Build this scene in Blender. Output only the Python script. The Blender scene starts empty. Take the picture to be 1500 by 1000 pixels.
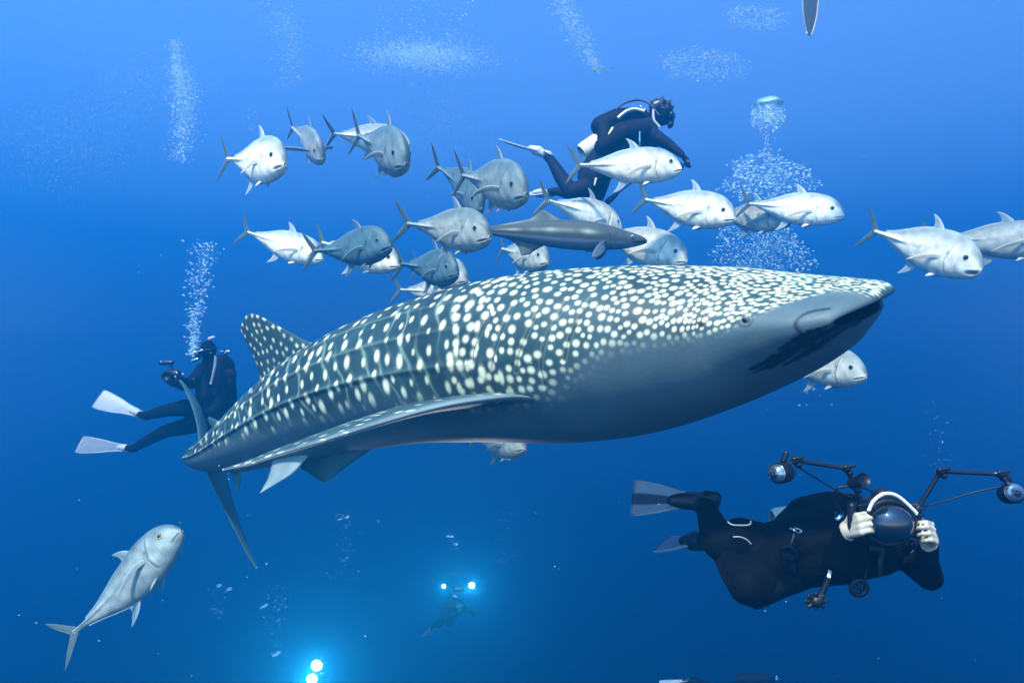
import bpy, bmesh, math, random
import numpy as np
from mathutils import Vector, Matrix

scene = bpy.context.scene
col = scene.collection
R = math.radians

# ------------------------------------------------------------------ camera
cam_d = bpy.data.cameras.new('camera')
cam_d.lens = 24.0; cam_d.sensor_width = 36.0
cam_d.clip_start = 0.05; cam_d.clip_end = 500.0
cam = bpy.data.objects.new('camera', cam_d); col.objects.link(cam)
cam.location = (0, 0, 0); cam.rotation_euler = (R(90), 0, 0)
scene.camera = cam

# ------------------------------------------------------------------ daylight
SUN_EL, SUN_AZ = 59.0, 207.0           # degrees; azimuth clockwise from +Y (behind the camera, a little left)
world = bpy.data.worlds.new('World'); scene.world = world; world.use_nodes = True
wn = world.node_tree.nodes; wl = world.node_tree.links
sky = wn.new('ShaderNodeTexSky'); sky.sky_type = 'NISHITA'; sky.sun_disc = False
sky.sun_elevation = R(SUN_EL); sky.sun_rotation = R(SUN_AZ)
wl.new(sky.outputs[0], wn['Background'].inputs[0])
wn['Background'].inputs[1].default_value = 0.10
sun_d = bpy.data.lights.new('sun', 'SUN'); sun_d.energy = 4.8; sun_d.angle = R(4.0); sun_d.color = (1.0, 0.95, 0.82)
sun = bpy.data.objects.new('sun', sun_d); col.objects.link(sun)
sd = Vector((math.sin(R(SUN_AZ))*math.cos(R(SUN_EL)), math.cos(R(SUN_AZ))*math.cos(R(SUN_EL)), math.sin(R(SUN_EL))))
sun.rotation_euler = sd.to_track_quat('Z', 'Y').to_euler()
vs = scene.view_settings
vs.view_transform = 'Standard'; vs.look = 'None'; vs.gamma = 1.0; vs.exposure = 1.92
scene.cycles.use_denoising = True
scene.cycles.max_bounces = 6; scene.cycles.volume_bounces = 1; scene.cycles.transparent_max_bounces = 12
# ------------------------------------------------------------------ helpers
rng = np.random.default_rng(7)
random.seed(7)
def tag(o, label=None, cat=None, group=None, kind=None):
    if label: o['label'] = label
    if cat: o['category'] = cat
    if group: o['group'] = group
    if kind: o['kind'] = kind
    return o
def empty(name, loc=(0, 0, 0), mat4=None):
    o = bpy.data.objects.new(name, None); col.objects.link(o)
    o.empty_display_size = .1
    if mat4 is not None: o.matrix_world = mat4
    else: o.location = loc
    return o
def mesh_obj(name, verts, faces, material, parent=None, smooth=True, colors=None, world=False):
    """one mesh object; verts in the parent's space, or in world space when world=True"""
    v = np.asarray(verts, np.float64)
    me = bpy.data.meshes.new(name)
    if world and parent is not None:
        inv = np.array(parent.matrix_world.inverted())
        v = v@inv[:3, :3].T+inv[:3, 3]
    f = np.asarray(faces) if not isinstance(faces, list) else faces
    if isinstance(f, np.ndarray):
        k = f.shape[1]
        me.vertices.add(len(v)); me.vertices.foreach_set('co', v.astype(np.float32).ravel())
        me.loops.add(f.size); me.loops.foreach_set('vertex_index', f.astype(np.int32).ravel())
        me.polygons.add(len(f)); me.polygons.foreach_set('loop_start', np.arange(0, f.size, k, dtype=np.int32))
        me.update(calc_edges=True)
    else:
        me.from_pydata([tuple(p) for p in v], [], [tuple(q) for q in f]); me.update()
    if colors is not None:
        ca = me.color_attributes.new('Col', 'FLOAT_COLOR', 'POINT')
        c4 = np.ones((len(v), 4), np.float32); c4[:, :3] = colors
        ca.data.foreach_set('color', c4.ravel())
    me.polygons.foreach_set('use_smooth', np.full(len(me.polygons), bool(smooth)))
    if isinstance(material, (list, tuple)):
        for m in material: me.materials.append(m)
    elif material is not None: me.materials.append(material)
    o = bpy.data.objects.new(name, me); col.objects.link(o)
    if parent is not None: o.parent = parent
    return o
def grid_faces(nu, nv, wrap_v=False, wrap_u=False):
    i = np.arange(nu if wrap_u else nu-1); j = np.arange(nv if wrap_v else nv-1)
    I, J = np.meshgrid(i, j, indexing='ij')
    I1, J1 = (I+1) % nu, (J+1) % nv
    return np.stack([I*nv+J, I1*nv+J, I1*nv+J1, I*nv+J1], -1).reshape(-1, 4)
def join(parts):
    vs, fs, n = [], [], 0
    for v, f in parts:
        vs.append(np.asarray(v, float)); fs.append(np.asarray(f)+n); n += len(v)
    return np.concatenate(vs), np.concatenate(fs)
def foil(LE, TE, thick=.08, m=9, tmin=.002, normal=None):
    """thin wing between a leading and a trailing edge (polylines of equal length), both faces and rim closed"""
    LE = np.asarray(LE, float); TE = np.asarray(TE, float); n = len(LE)
    u = np.linspace(0, 1, m)
    prof = 2.6*np.sqrt(u)*(1-u)**.9*.5
    ch = TE-LE; c = np.linalg.norm(ch, axis=1)
    if normal is None:
        sp = np.gradient((LE+TE)/2, axis=0)
        N = np.cross(ch+1e-9, sp); 
        N = N.mean(0)[None]*.6+N
        N /= np.linalg.norm(N, axis=1, keepdims=True)+1e-12
    else: N = np.repeat(np.asarray(normal, float)[None], n, 0)
    base = LE[:, None]*(1-u)[None, :, None]+TE[:, None]*u[None, :, None]
    h = (c[:, None]*thick*prof[None]+tmin*np.sin(np.pi*u)[None])
    top = base+N[:, None]*h[..., None]; bot = base-N[:, None]*h[..., None]
    ring = np.concatenate([top, bot[:, ::-1][:, 1:-1]], 1); k = ring.shape[1]
    v = ring.reshape(-1, 3); f = grid_faces(n, k, wrap_v=True)
    uv = np.concatenate([u, u[::-1][1:-1]])
    # close both ends with fans
    c0, c1 = len(v), len(v)+1
    v = np.concatenate([v, ring[0].mean(0)[None], ring[-1].mean(0)[None]])
    j = np.arange(k)
    fan0 = np.stack([np.full(k, c0), (j+1) % k, j, j], -1); fan1 = np.stack([np.full(k, c1), (n-1)*k+j, (n-1)*k+(j+1) % k, (n-1)*k+(j+1) % k], -1)
    S = np.concatenate([np.repeat(np.linspace(0, 1, n), k), [0, 1]]); U = np.concatenate([np.tile(uv, n), [.5, .5]])
    faces = [tuple(q) for q in f]+[(a, b, c_) for a, b, c_, _ in fan0]+[(a, b, c_) for a, b, c_, _ in fan1]
    return v, faces, S, U
def dense(pts, n):
    pts = np.asarray(pts, float)
    d = np.r_[0, np.cumsum(np.linalg.norm(np.diff(pts, axis=0), axis=1))]
    d = d+np.arange(len(d))*1e-9
    return cr(d, pts, np.linspace(0, d[-1], n))
def tube(pts, rad, k=8, n=None, caps=True):
    pts = np.asarray(pts, float)
    if n: 
        rad = np.interp(np.linspace(0, 1, n), np.linspace(0, 1, len(np.atleast_1d(rad))), np.atleast_1d(rad)); pts = dense(pts, n)
    n = len(pts); rad = np.broadcast_to(np.atleast_1d(rad) if np.size(rad) == n else np.full(n, np.atleast_1d(rad)[0]), (n,))
    T = np.gradient(pts, axis=0); T /= np.linalg.norm(T, axis=1, keepdims=True)+1e-12
    up = np.array([0, 0, 1.]) if abs(T[0, 2]) < .9 else np.array([1., 0, 0])
    A = np.zeros_like(T); a = np.cross(T[0], up); a /= np.linalg.norm(a); A[0] = a
    for i in range(1, n):
        a = A[i-1]-T[i]*A[i-1].dot(T[i]); A[i] = a/(np.linalg.norm(a)+1e-12)
    B = np.cross(T, A); th = np.linspace(0, 2*np.pi, k, endpoint=False)
    ring = pts[:, None]+(A[:, None]*np.cos(th)[None, :, None]+B[:, None]*np.sin(th)[None, :, None])*rad[:, None, None]
    v = np.concatenate([ring.reshape(-1, 3), pts[:1], pts[-1:]]); f = [tuple(q) for q in grid_faces(n, k, wrap_v=True)]
    if caps:
        for j in range(k):
            f.append((n*k, (j+1) % k, j)); f.append((n*k+1, (n-1)*k+j, (n-1)*k+(j+1) % k))
    return v, f
def joinl(parts):
    vs, fs, n = [], [], 0
    for v, f in parts:
        vs.append(np.asarray(v, float)); fs += [tuple(int(i)+n for i in q) for q in f]; n += len(v)
    return np.concatenate(vs), fs
def lathe(p0, p1, prof, k=20):
    """solid of revolution from p0 to p1; prof = [(t along, radius)]"""
    p0 = np.asarray(p0, float); p1 = np.asarray(p1, float)
    d = p1-p0; T = d/np.linalg.norm(d)
    a = np.cross(T, (0, 0, 1.) if abs(T[2]) < .9 else (1., 0, 0)); a /= np.linalg.norm(a); b = np.cross(T, a)
    th = np.linspace(0, 2*np.pi, k, endpoint=False)
    ring = np.array([[p0+d*t+(a*np.cos(q)+b*np.sin(q))*max(r, 1e-4) for q in th] for t, r in prof])
    n = len(prof); v = ring.reshape(-1, 3)
    f = [tuple(q) for q in grid_faces(n, k, wrap_v=True)]
    f.append(tuple(range(k-1, -1, -1))); f.append(tuple((n-1)*k+j for j in range(k)))
    return v, f
def ball(c, r, nu=12, nv=16, axis=None):
    r = np.broadcast_to(np.asarray(r, float), (3,))
    ph = np.linspace(0, np.pi, nu); th = np.linspace(0, 2*np.pi, nv, endpoint=False)
    p = np.stack([np.sin(ph)[:, None]*np.cos(th)[None], np.sin(ph)[:, None]*np.sin(th)[None], np.cos(ph)[:, None]*np.ones_like(th)[None]], -1)*r
    if axis is not None: p = p@np.asarray(axis, float)          # rows of axis = local x,y,z
    return p.reshape(-1, 3)+np.asarray(c, float), [tuple(q) for q in grid_faces(nu, nv, wrap_v=True)]
def make_mat(name, color=(.5,.5,.5), rough=.5, spec=.5, metal=0.0, attr=None, noise=0.0, nscale=8.0, bump=0.0, bscale=60.0, emit=None, estr=0.0, alpha=None, coat=0.0):
    m = bpy.data.materials.new(name); m.use_nodes = True
    n = m.node_tree.nodes; l = m.node_tree.links; b = n['Principled BSDF']
    b.inputs['Base Color'].default_value = (*color, 1); b.inputs['Roughness'].default_value = rough
    b.inputs['Specular IOR Level'].default_value = spec; b.inputs['Metallic'].default_value = metal
    b.inputs['Coat Weight'].default_value = coat
    src = None
    if attr:
        a = n.new('ShaderNodeAttribute'); a.attribute_name = attr; src = a.outputs['Color']
    tc = n.new('ShaderNodeTexCoord')
    if noise:
        t = n.new('ShaderNodeTexNoise'); t.inputs['Scale'].default_value = nscale; t.inputs['Detail'].default_value = 6
        l.new(tc.outputs['Object'], t.inputs['Vector'])
        mr = n.new('ShaderNodeMapRange'); mr.inputs['To Min'].default_value = 1-noise; mr.inputs['To Max'].default_value = 1+noise
        mr.inputs['From Min'].default_value = .3; mr.inputs['From Max'].default_value = .7
        l.new(t.outputs['Fac'], mr.inputs['Value'])
        mx = n.new('ShaderNodeVectorMath'); mx.operation = 'MULTIPLY'
        if src: l.new(src, mx.inputs[0])
        else: mx.inputs[0].default_value = color
        l.new(mr.outputs[0], mx.inputs[1]); src = mx.outputs[0]
    if src: l.new(src, b.inputs['Base Color'])
    if bump:
        t = n.new('ShaderNodeTexNoise'); t.inputs['Scale'].default_value = bscale; t.inputs['Detail'].default_value = 4
        l.new(tc.outputs['Object'], t.inputs['Vector'])
        bp = n.new('ShaderNodeBump'); bp.inputs['Strength'].default_value = bump; bp.inputs['Distance'].default_value = .01
        l.new(t.outputs['Fac'], bp.inputs['Height']); l.new(bp.outputs[0], b.inputs['Normal'])
    if emit: b.inputs['Emission Color'].default_value = (*emit, 1); b.inputs['Emission Strength'].default_value = estr
    if alpha is not None: b.inputs['Alpha'].default_value = alpha
    return m
# ------------------------------------------------------------------ the water as one even volume
def build_water():
    me = bpy.data.meshes.new('haze'); bm = bmesh.new()
    x0, x1, y0, y1, z0, z1 = -58, 58, -8, 104, -32, 15
    v = [bm.verts.new(p) for p in ((x0,y0,z0),(x1,y0,z0),(x1,y1,z0),(x0,y1,z0),(x0,y0,z1),(x1,y0,z1),(x1,y1,z1),(x0,y1,z1))]
    for f in ((3,2,1,0),(4,5,6,7),(0,1,5,4),(1,2,6,5),(2,3,7,6),(3,0,4,7)): bm.faces.new([v[i] for i in f])
    bm.to_mesh(me); bm.free()
    o = bpy.data.objects.new('haze', me); col.objects.link(o); o['kind'] = 'stuff'
    o['label'] = 'clear blue sea water filling the whole view'; o['category'] = 'water'
    m = bpy.data.materials.new('sea_water'); m.use_nodes = True
    n = m.node_tree.nodes; n.clear()
    out = n.new('ShaderNodeOutputMaterial'); pv = n.new('ShaderNodeVolumePrincipled')
    pv.inputs['Color'].default_value = (0.010, 0.36, 0.87, 1)
    pv.inputs['Absorption Color'].default_value = (0, 0, 0, 1)
    pv.inputs['Density'].default_value = 0.048
    pv.inputs['Anisotropy'].default_value = 0.66
    m.node_tree.links.new(pv.outputs[0], out.inputs['Volume'])
    me.materials.append(m)
    return o
build_water()
# ------------------------------------------------------------------ whale shark geometry
def P(px, py, d):
    """point d metres in front of the camera that the 1500x1000 photograph shows at px, py"""
    return np.array([(px-750.0)/1000.0*d, d, (500.0-py)/1000.0*d])

def cr(xs, ys, x):
    """smooth (Catmull-Rom / Hermite) interpolation of ys over xs; ys may be vectors"""
    xs = np.asarray(xs, float); ys = np.asarray(ys, float)
    one = ys.ndim == 1
    if one: ys = ys[:, None]
    x = np.clip(np.asarray(x, float), xs[0], xs[-1])
    m = np.zeros_like(ys)
    m[1:-1] = (ys[2:]-ys[:-2])/(xs[2:]-xs[:-2])[:, None]
    m[0] = (ys[1]-ys[0])/(xs[1]-xs[0]); m[-1] = (ys[-1]-ys[-2])/(xs[-1]-xs[-2])
    i = np.clip(np.searchsorted(xs, x)-1, 0, len(xs)-2)
    h = (xs[i+1]-xs[i]); t = ((x-xs[i])/h)[..., None]; h = h[..., None]
    r = (2*t**3-3*t**2+1)*ys[i]+(t**3-2*t**2+t)*h*m[i]+(-2*t**3+3*t**2)*ys[i+1]+(t**3-t**2)*h*m[i+1]
    return r[..., 0] if one else r

# spine: (pixel x, pixel y, depth) of the widest level on the middle plane
SP = [(1298,444,2.56),(1215,453,2.72),(1090,470,2.95),(960,492,3.14),(840,512,3.31),(700,530,3.58),(580,553,3.86),(480,585,4.14),(400,622,4.42),(335,655,4.72),(298,668,5.0),(290,664,5.35)]
SPW = np.array([P(*p) for p in SP])
_seg = np.r_[0, np.cumsum(np.linalg.norm(np.diff(SPW, axis=0), axis=1))]
SLEN = _seg[-1]
#            l      half width, up, down, front shear, roll
ST = np.array([
 (0.00, .300, .030, .034),
 (0.012, .316, .054, .054),
 (0.045, .340, .074, .088),
 (0.12, .370, .094, .150),
 (0.35, .400, .160, .262),
 (0.60, .420, .240, .345),
 (1.00, .435, .335, .430),
 (1.40, .435, .395, .445),
 (1.80, .425, .410, .425),
 (2.30, .390, .395, .390),
 (2.80, .350, .365, .360),
 (3.30, .300, .315, .315),
 (3.80, .240, .225, .235),
 (4.30, .165, .135, .140),
 (4.70, .110, .080, .075),
 (4.88, .070, .060, .058),
 (4.965, .004, .004, .004),
 (6.00, .004, .004, .004)])
def shark_frame(l):
    c = cr(_seg, SPW, l)
    e = 0.06
    t = cr(_seg, SPW, np.minimum(l, SLEN-e)-e)-cr(_seg, SPW, np.minimum(l, SLEN-e)+e)
    lo = np.asarray(l) < .25
    t0 = SPW[0]-SPW[2]
    t = t/np.linalg.norm(t, axis=-1, keepdims=True); t0 = t0/np.linalg.norm(t0)
    w = np.clip(np.asarray(l)/.5, 0, 1)[..., None]
    t = t*w+t0*(1-w); t /= np.linalg.norm(t, axis=-1, keepdims=True)
    roll = cr([0, 1, 2, 3, 4, 6], [R(13), R(13), R(10), R(8), R(6), R(4)], l)
    z = np.array([0, 0, 1.0])
    r = np.cross(t, z); r /= np.linalg.norm(r, axis=-1, keepdims=True)
    u = np.cross(r, t)
    cs, sn = np.cos(roll)[..., None], np.sin(roll)[..., None]
    r2 = r*cs-u*sn; u2 = u*cs+r*sn
    return c, t, r2, u2
def shark_section(l, th):
    """l, th arrays (broadcast) -> world points.  th=0 dorsal, + towards the camera side"""
    a = cr(ST[:,0], ST[:,1], l); bt = cr(ST[:,0], ST[:,2], l); bb = cr(ST[:,0], ST[:,3], l)
    c, t, r, u = shark_frame(l)
    s, k = np.sin(th), np.cos(th)
    n1 = cr([0, .5, 1.2, 2.5, 6], [2.3, 2.2, 2.05, 1.95, 1.9], l)
    y = np.sign(s)*np.abs(s)**(2/n1)*a
    z = np.where(k > 0, np.abs(k)**(2/n1)*bt, -np.abs(k)**(2/n1)*bb)
    # ridges along the flank of the rear body
    rw = np.clip((l-1.3)/1.0, 0, 1)
    bump = sum(A*np.exp(-((np.abs(th)-T)/.045)**2) for T, A in ((.60,.010),(1.0,.014),(1.42,.022)))
    f = 1+bump*rw/np.maximum(a, .05)*.6
    y, z = y*f, z*f
    fw = -0.13*(np.abs(y)/.35)**2.2*np.clip(1-l/1.6, 0, 1)      # the mouth line bows forward in the middle
    fw = fw + np.where(k < 0, -.035*np.clip(-k, 0, 1)*np.exp(-(l/.15)**2), .02*np.clip(k,0,1)*np.exp(-(l/.15)**2))
    return c + t*fw[..., None] + r*y[..., None] + u*z[..., None]
# ------------------------------------------------------------------ whale shark
M_SHARK = make_mat('shark_skin', attr='Col', rough=.5, spec=.22, noise=.16, nscale=5.0, bump=.12, bscale=90)
M_EYE = make_mat('eye_black', (.006,.006,.008), rough=.12)
M_IRIS = make_mat('eye_iris', (.09,.10,.08), rough=.3)
M_GULLET = make_mat('mouth_lining', (.02,.022,.028), rough=.6)
SKIN = np.array([.016,.040,.040]); SPOT = np.array([.70,.73,.46]); BELLY_SHADED = np.array([.066,.105,.108]); LINE = np.array([.20,.29,.20])  # belly darker than its own pale skin: underside shade put into the colour
def build_shark():
    NL, NT = 900, 440
    ll = np.r_[np.linspace(0, 1.6, 420, endpoint=False), np.linspace(1.6, SLEN, NL-420)]
    w = np.linspace(-1, 1, NT, endpoint=False)
    tt = np.pi*(np.sign(w)*np.abs(w)**1.12)                      # finer towards the back
    L, T = np.meshgrid(ll, tt, indexing='ij')
    V = shark_section(L, T)
    px = 750+V[..., 0]/V[..., 1]*1000; py = 500-V[..., 2]/V[..., 1]*1000
    vis = (T > -.25) & (T < 2.7)
    def find(x, y):
        d = (px-x)**2+(py-y)**2+np.where(vis, 0, 1e9); i = np.argmin(d); return np.unravel_index(i, d.shape)
    def trace(poly, n=60):
        q = dense(np.c_[np.array(poly, float), np.zeros(len(poly))], n)
        return np.array([V[find(a, b)] for a, b, _ in q]), np.array([(L[find(a, b)], T[find(a, b)]) for a, b, _ in q])
    # girth distance from the back line, metres
    dg = np.linalg.norm(np.diff(V, axis=1, append=V[:, :1]), axis=-1)
    i0 = NT//2
    G = np.cumsum(dg, 1); G = G-G[:, i0:i0+1]; G = np.abs(G)
    side = np.sign(T); side[side == 0] = 1
    # lower edge of the dark back
    _, lt = trace([(1292,421),(1230,421),(1180,432),(1140,450),(1092,472),(1030,487),(960,497),(890,508),(845,535),(815,566)])
    o = np.argsort(lt[:, 0]); bl, bt = lt[o, 0], lt[o, 1]
    # tidy the traced edge
    kb = np.linspace(bl[0], bl[-1], 14); tb = np.interp(kb, bl, bt); tb = np.convolve(np.r_[tb[0], tb, tb[-1]], [.25,.5,.25], 'valid')
    kb = np.r_[0, kb[1:], kb[-1]+.25, 2.6, 3.4, 3.9, 4.3, 6]; tb = np.r_[tb[1], tb[1:], 1.85, 1.80, 1.72, 1.55, 1.42, 1.35]
    edge = np.interp(L, kb, tb)
    gb = np.abs(T)-edge                                           # >0 belly
    wob = .05*np.sin(L*9+2*np.sin(L*4))
    back = 1/(1+np.exp((gb+wob)*np.interp(L, [0, 1.2, 2, 5], [26, 16, 18, 26])))
    # spots: clustered on the head, in columns on the trunk
    S = np.zeros_like(L)
    pts = []
    def girth(lq, tq):
        i = min(np.searchsorted(ll, lq), NL-1); return np.interp(tq, tt[i0:], G[i, i0:])
    # head: variable poisson-disc in (l, g)
    head = []; cell = {}
    for q in rng.random((60000, 2)):
        lq = .015+q[0]*1.78; gq = q[1]*.85
        sp = np.interp(lq, [0, .3, .6, 1.0, 1.4, 1.78], [.017, .0225, .029, .036, .043, .062])*(1+.14*math.sin(lq*31+gq*17))
        sp *= np.interp(gq, [0, .12, .3, .8], [1.25, 1.1, 1.0, 1.0])
        ci, cj = int(lq/.08), int(gq/.08); ok = True
        for di in (-1, 0, 1):
            for dj in (-1, 0, 1):
                for (a, b) in cell.get((ci+di, cj+dj), ()):
                    if (a-lq)**2+(b-gq)**2 < sp*sp: ok = False; break
                if not ok: break
            if not ok: break
        if ok: head.append((lq, gq, sp)); cell.setdefault((ci, cj), []).append((lq, gq))
    for sgn in (-1, 1):
        for (lq, gq, sp) in head:
            r = sp*random.uniform(.33, .47)*np.interp(lq, [.5, 1.0, 1.7], [1, .86, .72])
            el = np.interp(lq, [0, .8, 1.75], [1.25, 1.15, 1.0])
            pts.append((lq, gq, sgn, r*el, r*np.interp(lq, [0, 1.2, 1.75], [.9, .95, 1.15]), random.uniform(.78, 1.0)))
        # trunk columns
        k = 0; lq = 1.62
        while lq < SLEN-.1:
            gq = random.uniform(.02, .10)+(.07 if k % 2 else 0)
            while gq < .95:
                big = random.random()
                rg = np.interp(lq, [1.6, 2.6, 4, 5], [.021, .025, .022, .014])*(.55+.7*big)*np.interp(gq, [0, .3, .7], [.75, 1, 1.35])
                if not (lq < 1.95 and False):
                    pts.append((lq+random.gauss(0, .016)-.10*gq+.04*math.sin(gq*6), gq, sgn, rg*np.interp(gq, [0, .3, .7], [.75, .6, .5]), rg, random.uniform(.8, 1.0)))
                gq += random.uniform(.07, .125)*np.interp(lq, [1.6, 4, 5], [1, .85, .55])
            lq += np.interp(lq, [1.6, 2.2, 3.5, 4.5], [.085, .098, .10, .062])*random.uniform(.85, 1.15); k += 1
    for (lq, gq, sgn, rl, rg, br) in pts:
        i = np.searchsorted(ll, [lq-rl*2.2, lq+rl*2.2])
        if i[1] <= i[0]: continue
        sl = slice(max(i[0]-1, 0), i[1]+1)
        gg = G[sl]; m = (side[sl] == sgn)
        # keep the two sides apart but let the midline spots straddle
        d = ((L[sl]-lq)/rl)**2+((np.where(m, gg, -gg)-gq)/rg)**2
        S[sl] = np.maximum(S[sl], br/(1+np.exp((np.sqrt(d)-1)*7)))
    # pale wavering bars between the columns
    ph = L+.10*G-.04*np.sin(G*6)
    bars = np.zeros_like(L)
    lq = 1.70
    while lq < SLEN:
        x = ph-lq-.018*np.sin(G*11+lq*7)-.012*np.sin(G*27+lq*13)
        wdt = .0085*(1+.4*np.sin(G*19+lq*5))
        a = np.clip(.5+.6*np.sin(G*8+lq*23), .15, 1)*np.clip((G-.06)/.18, 0, 1)*np.interp(L, [1.55, 1.8, 4.4, 4.8], [0, 1, .9, .3])
        bars = np.maximum(bars, a*np.exp(-(x/wdt)**2)); lq += np.interp(lq, [1.6, 3.5, 4.5], [.10, .105, .07])*random.uniform(.85, 1.15)
    colr = BELLY_SHADED*np.ones(V.shape)
    mott = 1+.16*np.sin(L*5.3+G*3.1)+.14*np.sin(L*23+3*np.sin(G*9))
    dark = SKIN*mott[..., None]
    dark = dark*(1+np.interp(L, [0, .5, 1.4, 2.2], [.3, .25, .15, 0])[..., None]) # the head is a shade paler
    dark = dark*(1-.75*bars[..., None])+LINE*.75*bars[..., None]
    # longitudinal ridges catch a paler line
    for Tm in (.60, 1.0, 1.42):
        rr = np.exp(-((np.abs(T)-Tm)/.02)**2)*np.clip((L-1.6)/.8, 0, 1)*.35
        dark = dark*(1-rr[..., None])+LINE*rr[..., None]
    dark = dark*(1-S[..., None])+SPOT*S[..., None]
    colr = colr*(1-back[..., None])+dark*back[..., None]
    # white-edged belly blotches close to the edge
    # gill slits
    for g in ([(831,438),(812,470),(797,503),(792,540),(799,566)], [(794,441),(776,478),(760,517),(756,545)], [(750,449),(732,490),(722,520),(720,540)], [(717,457),(703,487),(694,512),(692,532)], [(864,438),(846,470),(832,500),(826,528)]):
        tr, lt2 = trace(g, 70)
        i1, i2 = np.searchsorted(ll, [lt2[:, 0].min()-.06, lt2[:, 0].max()+.06])
        sub = V[i1:i2, i0:]; D = np.full(sub.shape[:2], 9.)
        for q in tr: D = np.minimum(D, np.linalg.norm(sub-q, axis=-1))
        # mirrored on the far side as well
        for half, sl in (('near', slice(i0, NT)), ):
            k1 = np.exp(-(D/.0042)**2)*.8; k2 = np.exp(-((D-.009)/.004)**2)*.12
            c = colr[i1:i2, sl]; c[:] = c*(1-.85*k1[..., None])+np.array([.012,.02,.024])*.85*k1[..., None]; c[:] = c*(1-k2[..., None])+SPOT*.7*k2[..., None]
            nrm = np.cross(np.gradient(V[i1:i2, sl], axis=0), np.gradient(V[i1:i2, sl], axis=1)); nrm /= np.linalg.norm(nrm, axis=-1, keepdims=True)+1e-9
            ctr = shark_frame(L[i1:i2, sl])[0]; sg = np.sign(((V[i1:i2, sl]-ctr)*nrm).sum(-1, keepdims=True))
            V[i1:i2, sl] -= nrm*sg*(np.exp(-(D/.009)**2)*.006)[..., None]
    # dark marks under the jaw
    for poly, wd in (([(1100,541),(1150,517),(1205,489),(1258,466)], .016), ([(1150,534),(1200,505),(1240,480)], .013), ([(1140,512),(1180,490),(1212,478)], .007), ([(1104,546),(1135,533),(1165,517)], .008), ([(1245,478),(1262,462)], .009)):
        tr, lt2 = trace(poly, 60)
        sub = V[:330]; D = np.full(sub.shape[:2], 9.)
        for q, e in zip(tr, np.linspace(0, 1, len(tr))): D = np.minimum(D, np.linalg.norm(sub-q, axis=-1)/(wd*(.35+1.3*math.sin(math.pi*min(max(e, .06), .94)))*(1+.25*math.sin(e*40))))
        k1 = 1/(1+np.exp((D-1)*7)); colr[:330] = colr[:330]*(1-k1[..., None])+np.array([.004,.005,.008])*k1[..., None]
    # groove of the mouth corner, running back and down
    tr, _ = trace([(1215,452),(1190,456),(1172,464),(1165,476),(1172,487)], 60)
    sub = V[:330]; D = np.full(sub.shape[:2], 9.)
    for q in tr: D = np.minimum(D, np.linalg.norm(sub-q, axis=-1))
    k1 = np.exp(-(D/.007)**2); colr[:330] = colr[:330]*(1-.9*k1[..., None])+np.array([.008,.01,.014])*.9*k1[..., None]
    # spiracle
    sp_i = find(1027, 476); D = np.linalg.norm(V-V[sp_i], axis=-1)
    k1 = 1/(1+np.exp((D-.011)*700)); colr = colr*(1-k1[..., None])+np.array([.004,.005,.006])*k1[..., None]
    # ring round the eye, and the eye
    eye_i = find(1092, 468); eye_p = V[eye_i].copy(); D = np.linalg.norm(V-eye_p, axis=-1)
    k1 = np.exp(-((D-.026)/.006)**2); colr = colr*(1-.6*k1[..., None])+np.array([.01,.014,.018])*.6*k1[..., None]
    k1 = 1/(1+np.exp((D-.019)*600)); colr = colr*(1-k1[..., None])+np.array([.12,.13,.12])*k1[..., None]
    c0, t0, r0, u0 = (a for a in shark_frame(np.array(L[eye_i])))
    root = empty('whale_shark', tuple(P(560, 590, 3.9)))
    bpy.context.view_layer.update()
    # gullet: the tube turns inwards at the lips
    K = 10; inner = []
    for k in range(K, 0, -1):
        e = k/K
        l0 = np.zeros(NT)
        q = shark_section(l0, tt); cc = q.mean(0)
        cen, tg, rr, uu = shark_frame(np.array([0.]))
        d = q-cc
        inner.append(cc+d*(1-.06*math.sin(e*math.pi/2)-.62*e**2)-tg[0]*(.30*e**1.2)-(uu[0]*0.0))
    lip = 6
    Vall = np.concatenate([np.array(inner), V], 0)
    call = np.concatenate([np.tile(np.array([.010,.012,.016]), (K, NT, 1)), colr], 0)
    call[K:K+2] *= .5
    nl = K+NL
    vv = Vall.reshape(-1, 3); f = [grid_faces(nl, NT, wrap_v=True)]
    body = mesh_obj('body', vv, f[0], M_SHARK, root, colors=call.reshape(-1, 3), world=True)
    # eye
    out = eye_p-c0; out = out-t0*out.dot(t0); out /= np.linalg.norm(out)
    ax = np.array([t0, np.cross(out, t0), out])
    v, fc = ball(eye_p+out*.000, (.017, .017, .010), axis=ax); e = mesh_obj('eye', v, fc, M_IRIS, root, world=True)
    v, fc = ball(eye_p+out*.006, (.0095, .0095, .0060), axis=ax)
    e2 = mesh_obj('pupil', v, fc, M_EYE, root, world=True); e2.parent = e; e2.matrix_parent_inverse = Matrix.Identity(4)
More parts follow.
